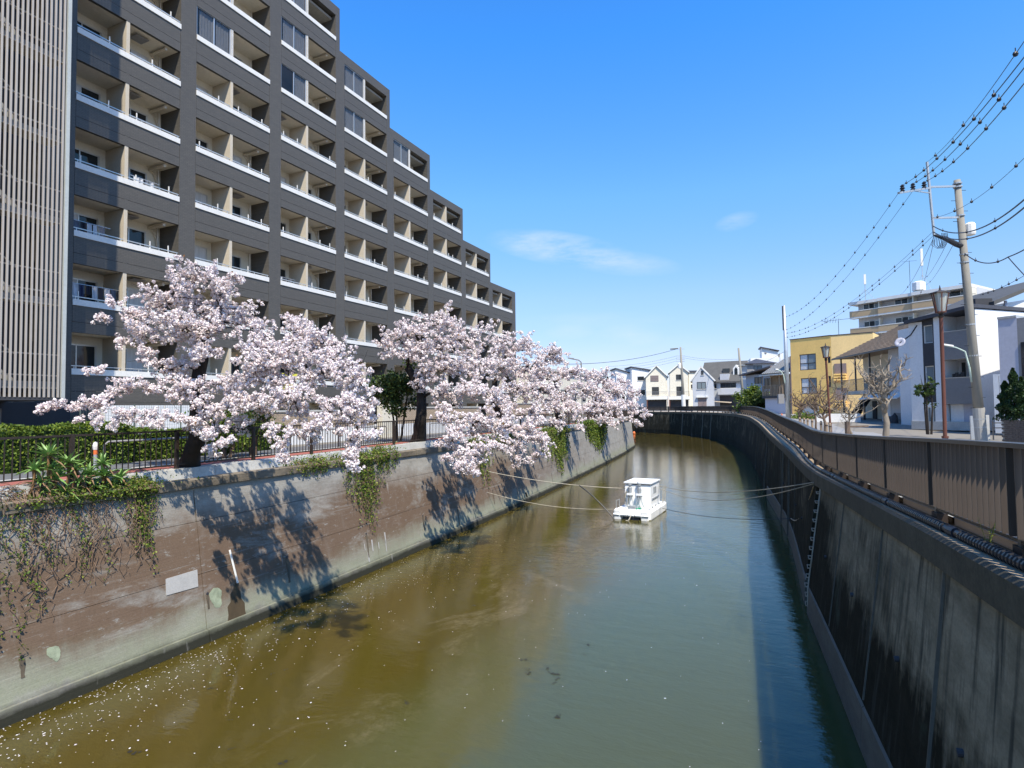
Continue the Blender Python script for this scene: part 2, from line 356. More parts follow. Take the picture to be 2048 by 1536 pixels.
def canal_wall_mat(name, sunlit):
    t = NT(name); x = t.xyz(); z = x[2]
    big = t.noise(.35, 5, (1, 1, 1.6)); mid = t.noise(1.6, 6, (1, .6, 1.5), .7); streak = t.noise(2.2, 5, (1, 1, .09), .7); fine = t.noise(24, 4)
    streak2 = t.noise(4.5, 4, (1, 1, .05), .6); horiz = t.noise(1.5, 4, (1, .12, 7), .7)
    zz = t.math('ADD', z, t.math('MULTIPLY', t.math('SUBTRACT', big, .5), 1.3))
    zz = t.math('ADD', zz, t.math('MULTIPLY', t.math('SUBTRACT', mid, .5), .55))
    zz = t.math('ADD', zz, t.math('MULTIPLY', t.math('SUBTRACT', streak2, .5), .5))
    if sunlit:
        base = t.mix(t.ramp(mid, ((.3, 0.0), (.7, 1.0))), (.25, .235, .205), (.39, .37, .33))
        fade = t.math('MULTIPLY', t.math('SUBTRACT', 62.0, x[1]), .03, True)     # the brown film thins out downstream
        band = t.math('MULTIPLY', t.ramp(t.math('MULTIPLY', t.math('ADD', zz, 6.25), .25), ((.12, 0.0), (.28, 1.0), (.70, 1.0), (.93, 0.0))), fade)
        wear = t.math('MULTIPLY', t.ramp(horiz, ((.27, .35), (.40, 1.0))), t.ramp(streak, ((.25, .8), (.45, 1.0))))
        wear = t.math('MULTIPLY', wear, t.ramp(t.noise(7, 5, (1, .5, 1.5), .75), ((.33, .15), (.41, 1.0))))
        wear = t.math('MULTIPLY', wear, t.ramp(t.noise(.75, 6, (1, .45, 1.3), .7, .5), ((.34, .25), (.47, 1.0))))
        col = t.mix(t.math('MULTIPLY', band, wear), base, t.mix(mid, (.135, .086, .056), (.195, .135, .092)))
        green = t.math('MULTIPLY', t.ramp(t.math('MULTIPLY', t.math('ADD', zz, 6.25), .25), ((.03, 0.0), (.10, 1.0), (.26, .15), (.34, 0.0))), .6)
        col = t.mix(green, col, (.27, .29, .17))
        wet = t.ramp(t.math('ADD', t.math('MULTIPLY', t.math('ADD', z, 6.25), 1.0), t.math('MULTIPLY', mid, .25)), ((.30, 1.0), (.55, .0)))
        col = t.mix(wet, col, (.030, .030, .020))
        col = t.mix(t.ramp(streak2, ((.66, 0.0), (.76, .4))), col, (.5, .48, .44))
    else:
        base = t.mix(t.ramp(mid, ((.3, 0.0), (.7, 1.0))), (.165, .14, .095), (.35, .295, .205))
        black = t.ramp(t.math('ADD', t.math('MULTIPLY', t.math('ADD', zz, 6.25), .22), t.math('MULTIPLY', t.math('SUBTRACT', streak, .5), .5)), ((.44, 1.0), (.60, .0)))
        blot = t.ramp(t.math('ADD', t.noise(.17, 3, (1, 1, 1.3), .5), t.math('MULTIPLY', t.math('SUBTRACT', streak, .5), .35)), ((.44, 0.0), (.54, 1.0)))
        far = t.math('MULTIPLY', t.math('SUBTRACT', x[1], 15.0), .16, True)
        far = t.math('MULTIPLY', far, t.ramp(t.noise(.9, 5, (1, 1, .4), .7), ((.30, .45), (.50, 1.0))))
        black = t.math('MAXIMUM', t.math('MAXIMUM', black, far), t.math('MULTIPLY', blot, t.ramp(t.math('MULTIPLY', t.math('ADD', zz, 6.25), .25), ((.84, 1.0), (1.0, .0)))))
        col = t.mix(t.math('MULTIPLY', black, .95), base, t.mix(mid, (.006, .006, .004), (.017, .017, .012)))  # black moss stains; deep shade is also put into this near-black colour
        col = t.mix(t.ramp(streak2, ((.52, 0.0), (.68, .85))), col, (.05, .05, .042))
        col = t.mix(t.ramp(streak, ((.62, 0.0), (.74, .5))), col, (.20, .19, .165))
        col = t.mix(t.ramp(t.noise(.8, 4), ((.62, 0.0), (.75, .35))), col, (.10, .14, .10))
    col = t.mix(t.ramp(fine, ((.3, .35), (.6, 0.0))), col, (.6, .6, .6), 'MULTIPLY')
    t.set('Base Color', col); t.set('Roughness', .9); t.set('Specular IOR Level', .25 if sunlit else .06)
    h = t.math('ADD', t.math('MULTIPLY', fine, .4), t.math('MULTIPLY', horiz, .8)); t.bump(h, .35, .03); return t.m
M['wall_sun'] = canal_wall_mat('sunlit canal wall', True)
M['wall_shade'] = canal_wall_mat('mossy shade-darkened canal wall', False)
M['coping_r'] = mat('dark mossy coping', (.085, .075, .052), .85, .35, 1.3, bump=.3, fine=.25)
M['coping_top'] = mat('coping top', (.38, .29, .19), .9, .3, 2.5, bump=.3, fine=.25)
M['footing'] = mat('footing concrete', (.13, .12, .095), .8, .25, .8, stretch=(1, .3, 1), bump=.2, fine=.2)

t = NT('canal water')
x = t.xyz()
n_big = t.noise(.10, 4, (1.6, .55, 1), .55, .6); n_pat = t.noise(.45, 6, (1, .6, 1), .72, .8); n_f = t.noise(7, 4, (1, 1, 1), .7)
brown = t.mix(n_big, (.060, .042, .005), (.070, .055, .010))
edge = t.math('ADD', x[0], t.math('ADD', t.math('MULTIPLY', n_big, 9.0), t.math('MULTIPLY', n_pat, 3.0)))   # siltier water towards the left bank
col = t.mix(t.ramp(t.math('MULTIPLY', t.math('ADD', edge, 6.0), .1), ((.30, 0.0), (.85, 1.0))), brown, (.062, .068, .022))
scum = t.math('MULTIPLY', t.ramp(n_pat, ((.50, 0.0), (.62, .55))), t.ramp(n_f, ((.35, .3), (.6, 1.0))))
mid = t.ramp(t.math('MULTIPLY', t.math('ADD', edge, 6.0), .1), ((.05, 0.0), (.25, 1.0), (.55, 1.0), (.75, 0.0)))
col = t.mix(t.math('MULTIPLY', scum, mid), col, (.15, .118, .058))
t.set('Base Color', col); t.set('Roughness', .035); t.set('IOR', 1.47)
t.m.node_tree.nodes['Principled BSDF'].subsurface_method = 'BURLEY'
t.set('Subsurface Weight', 1.0); t.set('Subsurface Radius', (.40, .40, .35)); t.set('Subsurface Scale', 1.0)   # murky: light spreads under the surface
w1 = t.noise(3.2, 3, (1.0, 2.4, 1), .6, .4); w2 = t.noise(.7, 2, (1, 2.2, 1)); w3 = t.noise(13, 2, (1, 2.0, 1))
hh = t.math('ADD', t.math('ADD', t.math('MULTIPLY', w1, .45), t.math('MULTIPLY', w2, 1.0)), t.math('MULTIPLY', w3, .10))
t.bump(hh, .19, .06)
M['water'] = t.m
# ------------------------------------------------------------------ ground, water, canal walls
ZW = -6.25
LWY = [-12, 0, 6.7, 11.2, 14.9, 20.8, 31.5, 46.9, 59.6, 77, 92.5]
LWX = [-14.3, -14.35, -14.42, -14.44, -14.54, -14.86, -15.37, -16.6, -17.75, -19.5, -21.6]
def WL(y): return float(np.interp(y, LWY, LWX))
def wallx(y, z): return WL(y) - .155*(z-ZW)          # face of the left wall
LTURN = [(-24.6, 97.5), (-31, 103), (-48, 110), (-90, 118)]
# right bank: waterline, coping edge, fence line, path height
RB = [(2.95, -10, 3.37, -10, 3.67, -10, -1.30), (2.08, 0, 2.47, 0, 2.84, 0, -1.36), (1.82, 3, 2.22, 3, 2.59, 3, -1.42), (1.49, 6.76, 1.88, 6.76, 2.28, 6.76, -1.50), (1.20, 10, 1.68, 10, 2.01, 10, -1.61),
      (.93, 13, 1.46, 13, 1.76, 13, -1.73), (.62, 16.65, 1.15, 16.65, 1.46, 16.65, -1.86), (.29, 20.3, .80, 20.3, 1.155, 20.3, -1.97),
      (.21, 22.3, .64, 22.3, .99, 22.3, -2.01), (.12, 25, .46, 25, .85, 25, -2.02), (0, 28, .25, 28, .75, 28, -2.01), (-.22, 32, -.02, 32, .58, 32, -1.98),
      (-.85, 38.3, -.55, 38.3, .12, 38.3, -1.92), (-1.5, 44.4, -1.1, 44.4, -.36, 44.4, -1.83), (-2.3, 54, -1.85, 54, -1.08, 54, -1.66),
      (-2.95, 62, -2.5, 62, -1.72, 62, -1.53), (-3.75, 70, -3.3, 70, -2.5, 70, -1.40), (-4.5, 77, -4.0, 77, -3.2, 77, -1.30), (-5.7, 86, -5.2, 86.1, -4.4, 86.3, -1.24),
      (-7.26, 96.2, -6.8, 96.5, -6.1, 97, -1.20), (-11.36, 111.9, -10.95, 112.2, -10.3, 112.6, -1.18), (-17.4, 126.3, -17.05, 126.7, -16.5, 127.3, -1.16),
      (-23.7, 135.7, -23.4, 136.2, -22.9, 136.9, -1.15), (-33.7, 143.8, -33.45, 144.4, -33.1, 145.2, -1.15), (-50, 151, -49.8, 151.7, -49.5, 152.5, -1.15), (-90, 160, -89.8, 160.7, -89.5, 161.5, -1.15)]
def rb(y):
    ys = [r[1] for r in RB]; return [float(np.interp(y, ys, [r[i] for r in RB])) for i in range(7)]
def sweep(mb, secs, cap=True):
    n = len(secs[0]); vs = [p for s in secs for p in s]
    fs = [(i*n+k, i*n+(k+1) % n, (i+1)*n+(k+1) % n, (i+1)*n+k) for i in range(len(secs)-1) for k in range(n)]
    if cap: fs += [tuple(range(n-1, -1, -1)), tuple((len(secs)-1)*n+k for k in range(n))]
    return mb.add(vs, fs)
def strip(name, m, a, b, kind='structure', thick=0):
    mb = MB(); n = len(a)
    mb.add(list(a)+list(b), [(i, i+1, n+i+1, n+i) for i in range(n-1)])
    o = obj(name, mb, m, kind=kind, recalc=False)
    for p in o.data.polygons:
        if p.normal.z < 0: o.data.flip_normals(); break
    return o

ly = [-12, -4, 0] + [3.4+2*i for i in range(45)]
lfen = lambda y: WL(y) - 1.08
left_edge = [(lfen(y)+.04, y) for y in ly] + [(x-1.3, y-.6) for x, y in LTURN]
strip('ground', M['ground'], [(x, y, -1.64) for x, y in left_edge], [(-600, min(y, 93)*1.0 if i < len(ly) else 94+i-len(ly)*1.0, -1.64) for i, (x, y) in enumerate(left_edge)])
strip('path', M['red_path'], [(lfen(y)-.02, y, -1.622) for y in ly], [(lfen(y)-1.55, y, -1.622) for y in ly])
strip('kerb', M['conc_lt'], [(lfen(y)-1.55, y, -1.60) for y in ly], [(lfen(y)-1.75, y, -1.60) for y in ly])
strip('road', M['asphalt'], [(lfen(y)-1.75, y, -1.632) for y in ly], [(lfen(y)-4.1, y, -1.632) for y in ly])
fx = [(r[4], r[5], r[6]) for r in RB]
outs = []
for i, (x, y, z) in enumerate(fx):
    if y < 92: outs.append((600, y, z-.02))
    else:
        k = (i-18)/8.0; outs.append((600*math.cos(k*1.5), y+900*math.sin(k*1.5)*.8, z-.02))
strip('ground', M['ground'], [(x+.2, y, z-.012) for x, y, z in fx], outs)
def off_r(i, d):
    x0, y0, _ = fx[max(i-1, 0)]; x1, y1, _ = fx[min(i+1, len(fx)-1)]; l = math.hypot(x1-x0, y1-y0)
    return (fx[i][0]+d*(y1-y0)/l, fx[i][1]-d*(x1-x0)/l, fx[i][2])
R_ = range(len(fx))
strip('street', M['road'], [off_r(i, 1.9)[:2]+(fx[i][2]-.006,) for i in R_], [off_r(i, 8.5)[:2]+(fx[i][2]-.006,) for i in R_])
strip('pavement', M['conc_lt'], [off_r(i, .12)[:2]+(fx[i][2]+.002,) for i in R_], [off_r(i, 1.9)[:2]+(fx[i][2]+.002,) for i in R_])
mb = MB(); mb.quad((-600, -40, ZW), (30, -40, ZW), (30, 420, ZW), (-600, 420, ZW))
obj('water', mb, M['water'], kind='structure', recalc=False)

# left canal wall: panels between joints, upper band, coping beam, concrete base under the railing
lw = thing('canal_wall', 'sunlit brown-stained concrete canal wall below the cherry trees', 'canal wall')
joints = [-12, -4.6, 3.4, 11.4] + [11.4+8*i for i in range(1, 10)] + [92.5]
for a, b in zip(joints[:-1], joints[1:]):
    for nm, prof, g in (('wall_panel', ((-7.6, .08), (-5.93, .08), (-5.93, 0.0), (-4.46, 0.0)), .012), ('wall_panel', ((-4.447, .004), (-3.06, .004)), .012), ('upper_panel', ((-3.045, -.012), (-2.12, -.012)), .02)):
        secs = []
        for y in np.linspace(a+g, b-g, 5):
            f = [(wallx(y, z)+o, y, z) for z, o in prof]
            secs.append(f + [(WL(y)-1.6, y, prof[-1][0]), (WL(y)-1.6, y, prof[0][0])])
        mb = MB(); sweep(mb, secs); obj(nm, mb, M['wall_sun'], lw)
mb = MB()
for a in joints[1:-1]: mb.box(WL(a)-1.5, wallx(a, -2.2)-.03, a-.05, a+.05, -7, -2.15)
obj('joint_filler', mb, M['conc'], lw)
cj = [-12+2.7*i for i in range(39)]
for a, b in zip(cj[:-1], cj[1:]):
    dz = rnd.uniform(-.012, .012); b = min(b, 92.4)
    mb = MB(); sweep(mb, [[(WL(y)-.56+dz, y, -2.118), (WL(y)-.56+dz, y, -1.9+dz), (WL(y)-.60+dz, y, -1.87+dz), (WL(y)-1.2, y, -1.87+dz), (WL(y)-1.2, y, -2.118)] for y in np.linspace(a+.008, b-.008, 3)])
    obj('coping_stone', mb, M['coping_l'], lw)
    mb = MB(); sweep(mb, [[(WL(y)-.86, y, -1.868), (WL(y)-.90, y, -1.59+dz), (WL(y)-1.30, y, -1.59+dz), (WL(y)-1.30, y, -1.868)] for y in np.linspace(a+.006, b-.006, 3)])
    obj('base_block', mb, M['conc_lt'], lw)
mb = MB()
lt = [(-21.6, 92.5)] + LTURN
sweep(mb, [[(x, y, -7.6), (x-.45, y-.45, -1.6), (x-1.4, y-1.4, -1.6), (x-1.4, y-1.4, -7.6)] for x, y in lt])
obj('end_wall', mb, M['wall_sun'], lw)
# repairs and stains that sit on the wall
def patch(name, poly, m, d=.012, kind=None):
    mb = MB(); n = len(poly)
    vs = [(wallx(y, z)+d, y, z) for y, z in poly] + [(wallx(y, z)-.05, y, z) for y, z in poly]
    mb.add(vs, [tuple(range(n)), tuple(range(2*n-1, n-1, -1))] + [(i, n+i, n+(i+1) % n, (i+1) % n) for i in range(n)])
    return obj(name, mb, m, lw)
def wpt(px, py):
    d = ray(px, py); k = 1.0
    for _ in range(30): k = wallx(d[1]*k, d[2]*k)/d[0]
    return d[1]*k, d[2]*k
M['plaster'] = mat('grey plaster patch', (.45, .435, .41), .9, .12, 3, fine=.12)
M['algae'] = mat('pale green algae', (.33, .37, .25), .9, .30, 6, fine=.2)
M['rust_stain'] = mat('drain stain', (.085, .060, .032), .9, .25, 3, stretch=(1, 1, .3))
patch('plaster_patch', [wpt(*p) for p in ((331, 1158), (394, 1139), (396, 1173), (332, 1191))], M['plaster'])
def blob(px, py, rx, ry, m, nm):
    f1, f2 = rnd.uniform(0, 6), rnd.uniform(0, 6); pts = []
    for a in np.linspace(0, 2*math.pi, 33)[:-1]:
        r = .85+.16*math.sin(2*a+f1)+.10*math.sin(3*a+f2)+rnd.uniform(-.05, .05); pts.append(wpt(px+rx*r*math.cos(a), py+ry*r*math.sin(a)))
    patch(nm, pts, m, .006)
blob(432, 1194, 17, 20, M['algae'], 'algae_patch'); blob(108, 1306, 14, 20, M['algae'], 'algae_patch')
patch('drain_stain', [wpt(*p) for p in ((470, 1165), (475, 1168), (480, 1182), (482, 1196), (489, 1206), (490, 1222), (497, 1243), (478, 1245), (455, 1247), (457, 1230), (455, 1214), (461, 1204), (461, 1188), (467, 1178))], M['rust_stain'], .008)
mb = MB(); a, b = wpt(458, 1100), wpt(474, 1165)
mb.bar((wallx(*a)+.03, a[0], a[1]), (wallx(*b)+.03, b[0], b[1]), .07, .05); obj('drain_pipe', mb, M['ledge'], lw)
mb = MB(); a, b = wpt(1050, 985), wpt(1062, 1008)
mb.bar((wallx(*a)+.03, a[0], a[1]), (wallx(*b)+.03, b[0], b[1]-.6), .16, .05); obj('drain_pipe', mb, M['dark'], lw)
for px, py in ((728, 1088), (742, 1080), (756, 1085), (768, 1065), (770, 1080), (735, 1105)):      # chalky runs on the wall
    y, z = wpt(px, py); w = rnd.uniform(.04, .09); h = rnd.uniform(.2, .5)
    patch('lime_run', [(y, z), (y+w, z), (y+w*.8, z-h), (y+w*.1, z-h*.9)], M['plaster'], .006)

M['weep'] = mat('weep stain', (.12, .095, .065), .9, .3, 4, stretch=(1, 1, .3))
for y in np.arange(7.2, 60, 3.9):
    y = float(y)+rnd.uniform(-.5, .5); z = -4.9+rnd.uniform(-.2, .2); x_ = wallx(y, z)
    mb = MB(); mb.tube([(x_-.05, y, z), (x_+.012, y, z)], .04, 10); obj('weep_pipe', mb, M['dark'], lw)
    L = rnd.uniform(.35, .9); w = rnd.uniform(.03, .06); n_ = 6
    poly = [(y-w*(1-.5*k/n_)+rnd.uniform(-.012, .012), z-.05-L*k/n_) for k in range(n_+1)]+[(y+w*(1-.5*k/n_)+rnd.uniform(-.012, .012), z-.05-L*k/n_) for k in range(n_, -1, -1)]
    patch('weep_stain', poly, M['weep'], .008)
# right canal wall
rw = thing('canal_wall', 'shaded dark mossy concrete canal wall under the louvred fence', 'canal wall')
rj = [-10, -1, 5.5, 12.6, 20.1, 20.9] + [28+8*i for i in range(9)] + [100, 112, 120, 128, 136, 143.8, 151, 160]
def rsec(y, inset=0.0, split=None):
    w = rb(y); zc = w[6]-.12
    nx = 1.0 if y < 90 else .75; ny = 0 if y < 90 else .66
    base = (w[0]+(.17+inset)*nx, y+(.17+inset)*ny); c = (w[2]+(.05+inset)*nx, w[3]+(.05+inset)*ny)
    return [(base[0], base[1], -7.6), (base[0], base[1], -5.35), (c[0], c[1], zc-.42), (c[0]+1.2*nx, c[1]+1.2*ny, zc-.42), (base[0]+1.6*nx, base[1]+1.6*ny, -7.6)]
for a, b in zip(rj[:-1], rj[1:]):
    ins = .22 if (a, b) == (20.1, 20.9) else 0.0                    # the ladder stands in a recess
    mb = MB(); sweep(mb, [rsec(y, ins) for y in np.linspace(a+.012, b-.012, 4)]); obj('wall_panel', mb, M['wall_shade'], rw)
    mb = MB(); secs = []
    for y in np.linspace(a+.01, b-.01, 4):
        w = rb(y); nx = 1.0 if y < 90 else .75; ny = 0 if y < 90 else .66
        secs.append([(w[0], y, -7.6), (w[0]+.13*nx, y+.13*ny, -5.50), (w[0]+.24*nx, y+.24*ny, -5.40), (w[0]+.5*nx, y+.5*ny, -5.40), (w[0]+.5*nx, y+.5*ny, -7.6)])
    if not ins and a < 44: sweep(mb, secs); obj('footing', mb, M['footing'], rw)
    mb = MB(); mt = MB(); s1 = []; s2 = []
    for y in np.linspace(a+.006, b-.006, 4):
        w = rb(y); zc = w[6]-.12; dx, dy = w[4]-w[2], w[5]-w[3]; l = math.hypot(dx, dy); dx /= l; dy /= l
        P = lambda n, z: (w[2]+dx*n, w[3]+dy*n, z)
        s1.append([P(0, zc-.415), P(-.01, zc-.05), P(.03, zc-.004), P(1.25, zc-.004), P(1.25, zc-.415)])
        s2.append([P(.05, zc-.003), P(.05, zc), P(1.2, zc), P(1.2, zc-.003)])
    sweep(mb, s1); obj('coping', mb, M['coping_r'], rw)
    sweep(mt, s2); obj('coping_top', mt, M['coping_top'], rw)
for y in [b for b in rj[1:11] if b not in (20.1, 20.9)] + [16.4, 9.2]:
    w = rb(y); zc = w[6]-.12; mb = MB(); q0 = Vector((w[0]+.165, y, -5.36)); q1 = Vector((w[2]+.045, y, zc-.43)); mb.bar(q0, q1, .045, .03, (0, 1, 0)); obj('joint_filler', mb, M['footing'], rw)
for y in (8.2, 10.9, 14.4, 17.9, 24, 27, 30.5, 34):
    w = rb(y); zc = w[6]-.12; f = .45; p = Vector((w[0]+.17, y, -5.35)).lerp(Vector((w[2]+.05, y, zc-.42)), f); mb = MB(); mb.tube([p+Vector((.05, 0, 0)), p+Vector((-.05, 0, -.01))], .045, 10); obj('weep_pipe', mb, M['dark'], rw)
# pilaster-like joints seen on the far curve
for y in (31, 34.5, 47, 62, 116, 121, 127, 131):
    w = rb(y); mb = MB(); mb.bar((w[0]+.10, y, -6.2), (w[2]+.04, w[3], w[6]-.55), .16, .14); obj('joint_rib', mb, M['footing'], rw)

# ------------------------------------------------------------------ fences
lf = thing('railing_fence', 'dark brown metal railing with thin upright bars along the cherry path', 'fence', (lfen(11), 11, -1.6))
posts = [3.1+2.7*i for i in range(34)]
pm = MB(); pm.box(-.045, .045, -.045, .045, 0, 1.1); pm = shared(pm, 'fence post', M['brown_metal'])
bm_ = MB(); bm_.box(-.010, .010, -.010, .010, 0, .90); bm_ = shared(bm_, 'fence baluster', M['brown_metal'])
bars = []
for a in posts:
    b = a+2.7; inst('post', pm, lf, (lfen(a), a, -1.6))
    mb = MB()
    p0, p1 = Vector((lfen(a), a+.046, 0)), Vector((lfen(b), b-.046, 0)); mb.bar(p0+Vector((0, 0, -.535)), p1+Vector((0, 0, -.535)), .055, .05)
    obj('top_rail', mb, M['brown_metal'], lf)
    mb = MB(); mb.bar(p0+Vector((0, 0, -1.475)), p1+Vector((0, 0, -1.475)), .03, .04); obj('bottom_rail', mb, M['brown_metal'], lf)
    bars += [a+.15*k for k in range(1, 18)]
bars.sort(key=lambda y: abs(y-9))
for y in bars[:299]: inst('baluster', bm_, lf, (lfen(y), y, -1.457))
mb = MB()
for y in bars[299:]: x = lfen(y); mb.box(x-.01, x+.01, y-.01, y+.01, -1.457, -.56)
obj('balusters', mb, M['brown_metal'], lf, kind='stuff')

rf = thing('louvre_fence', 'brown louvred metal fence with broad top rail along the street side', 'fence', (2.2, 7.8, -1.53))
line = [Vector((r[4], r[5], r[6])) for r in RB]
cum = [0]
for a, b in zip(line[:-1], line[1:]): cum.append(cum[-1]+(Vector(b.xy)-Vector(a.xy)).length)
def rfp(s): return Vector([float(np.interp(s, cum, [p[i] for p in line])) for i in range(3)])
s0 = float(np.interp(7.79, [p.y for p in line], cum)); PS = 2.65
bl = MB(); bl.box(-.10, -.01, -.006, .006, 0, .925); bl = shared(bl, 'fence blade', M['blade'])
pmr = MB(); pmr.box(-.05, .05, -.04, .04, -.12, 1.06); pmr = shared(pmr, 'louvre post', M['rail_r'])
ftm = MB(); ftm.box(-.07, .07, -.11, .11, -.12, .045); ftm = shared(ftm, 'post foot', M['brown_metal'])
blades = []
for k in range(-3, 62):
    a, b = rfp(s0+k*PS), rfp(s0+(k+1)*PS)
    if b.y > 158: break
    d = Vector((b.x-a.x, b.y-a.y, 0)).normalized(); ang = math.atan2(-d.x, d.y)
    inst('post', pmr, rf, a, ang); inst('post_foot', ftm, rf, a, ang)
    off = d*.042
    mb = MB(); mb.bar(a+Vector((0, 0, 1.085)), b+Vector((0, 0, 1.085)), .21, .05); obj('top_rail', mb, M['rail_r'], rf)
    mb = MB(); mb.bar(a+off+Vector((0, 0, .10)), b-off+Vector((0, 0, .10)), .09, .035); obj('bottom_rail', mb, M['brown_metal'], rf)
    for j in range(16): blades.append((a.lerp(b, (j+.6)/16.2), ang))
for p, ang in blades[:299]: inst('blade', bl, rf, p+Vector((0, 0, .135)), ang+rnd.uniform(-.03, .03))
mb = MB()
for p, ang in blades[299:]:
    c, s = math.cos(ang), math.sin(ang)
    q = [(p.x+c*u-s*v, p.y+s*u+c*v) for u, v in ((-.10, -.006), (-.01, -.006), (-.01, .006), (-.10, .006))]
    mb.prism(q, p.z+.135, p.z+1.035)
obj('blades', mb, M['blade'], rf, kind='stuff')

# planter kerb of pale planks at the foot of the louvred fence, and the black hose-like drain in front of it
pk = thing('plank_kerb', 'pale timber planks edging the foot of the louvred fence', 'kerb', (2.3, 8, -1.6))
for k in range(-3, 40):
    a, b = rfp(s0+k*PS+.13), rfp(s0+(k+1)*PS-.13)
    mb = MB(); o = Vector((.16, 0, -.03)); mb.bar(a+o, b+o, .05, .16); obj('plank', mb, M['plank'], pk)
dp = thing('drain_pipe', 'black ribbed drain pipe lying on the coping in front of the louvred fence', 'pipe', (1.9, 8, -1.66))
def pipe_pt(y):
    w = rb(y); return Vector((w[4]-.17, w[5], w[6]-.06))
ys = list(np.linspace(2, 60, 80))
mb = MB(); mb.tube([pipe_pt(y) for y in ys], .052, 8); obj('pipe', mb, M['black'], dp, smooth=True)
for seg in ((3, 9.0), (9.6, 12.4), (12.9, 18.0), (18.8, 20.5)):
    y = seg[0]; mb = MB(); prof = []; rr = []
    while y < seg[1]:
        for dy, r in ((0, .054), (.004, .067), (.036, .067), (.040, .054)): prof.append(pipe_pt(y+dy)); rr.append(r)
        y += .085
    mb.tube(prof, rr, 10); obj('ribbed_sleeve', mb, M['black'], dp)
for y in (9.3, 12.65, 18.4, 22.5, 26, 31):
    mb = MB(); mb.tube([pipe_pt(y-.12), pipe_pt(y+.12)], .068, 10); obj('collar', mb, M['cable'], dp)
# weeds growing through the kerb
def weed(x, y, z, h, n, label):
    t = thing('weed', label, 'weed', (x, y, z)); ms = MB(); ml = MB()
    for i in range(n):
        a = rnd.uniform(0, 6.28); l = h*rnd.uniform(.5, 1); tip = Vector((x+math.cos(a)*l*.25, y+math.sin(a)*l*.25, z+l))
        b = Vector((x, y, z)); ms.tube([b, b.lerp(tip, .5)+Vector((0, 0, .02)), tip], [.004, .003, .0015], 4)
        for j in range(9):
            q = b.lerp(tip, .2+.8*j/8); aa = rnd.uniform(0, 6.28); d = Vector((math.cos(aa), math.sin(aa), rnd.uniform(-.2, .4)))*rnd.uniform(.03, .06)
            s = d.cross(Vector((0, 0, 1))).normalized()*.012; ml.quad(q, q+d*.5+s, q+d, q+d*.5-s)
    obj('stem', ms, M['leaf_ivy'], t); obj('leaves', ml, M['leaf_ivy'], t, recalc=False)
weed(2.02, 8.35, -1.66, .42, 5, 'tall thin green weed sprouting beside the drain pipe')
weed(2.32, 8.15, -1.55, .16, 7, 'small low weed behind the plank kerb, left of two')
weed(2.42, 7.55, -1.55, .2, 9, 'small bushy weed at the kerb next to the last fence post')

# iron rungs in the recess of the right wall
ld = thing('wall_ladder', 'rusty iron rungs climbing the dark right canal wall from the water', 'ladder', (.5, 20.5, -4))
rm = MB(); rm.tube([(.26, -.2, 0), (-.13, -.2, 0), (-.13, .2, 0), (.26, .2, 0)], .020, 6); M['rung'] = mat('rusty rung', (.46, .37, .27), .7, .25, 6)
rm = shared(rm, 'ladder rung', M['rung'])
for i in range(14):
    z = -2.42 - .283*i; w = rb(20.5); f = (z-(w[6]-.54))/(-5.55-(w[6]-.54))
    x = (w[2]+.05)*(1-min(f, 1)) + (w[0]+.13)*min(f, 1)
    inst('rung', rm, ld, (x+.10, 20.5, z))
mb = MB(); pts = []
for i in range(24):
    z = -2.1 - i*.17; w = rb(19.8); f = min(1, max(0, (z-(w[6]-.54))/(-5.55-(w[6]-.54))))
    pts.append(((w[2]+.05)*(1-f)+(w[0]+.13)*f-.03, 19.95+.05*math.sin(i*.8), z))
mb.tube(pts, .022, 6); tag(obj('cable', mb, M['rope']), 'pale hanging cable down the right canal wall beside the iron rungs', 'cable')
# ------------------------------------------------------------------ stepped apartment block
FX = -26.7; BK = -28.15; ZG = -1.64
def zk(k): return 1.6 + 2.89*k
apt = thing('apartment_building', 'dark grey stepped apartment block with rows of balconies above the path', 'apartment block', (FX, 36, ZG))
Y0 = [14.55+5.567*i for i in range(8)]; OW = 4.70; HT = 1.78
TOPK = [10, 9, 8, 7, 6, 5, 4, 3]
# solid body behind the recesses, steps and all
for i, y in enumerate(Y0):
    ya = y-.867 if i else 13.25; yb = y+OW if i < 7 else y+OW+.867
    top = zk(TOPK[i])+HT+.65
    mb = MB(); mb.box(-39, BK-.02, ya, yb if i == 7 else Y0[i+1]-.867, ZG, top-.9); obj('rear_block', mb, M['cream'], apt)
    # piers at both sides, full height to the step's parapet
    mb = MB()
    mb.box(BK-.01, FX, ya, y, ZG, top)
    if i == 7: mb.box(BK-.01, FX, y+OW, y+OW+.867, ZG, top)
    else:
        nxt = zk(TOPK[i+1])+HT+.65
        mb.box(BK-.01, FX-.002, y+OW, y+OW+.4, nxt, top)
    obj('pier', mb, M['tile'], apt)
    mb = MB(); mb.box(BK-3, FX-.004, y, y+OW+(.4 if i < 7 else 0), top-.65-.002, top); obj('parapet', mb, M['tile'], apt)
    mb = MB(); mb.box(-39, FX-.35, ya+.05, y+OW, top-.9, top-.75); obj('roof_deck', mb, M['conc'], apt)
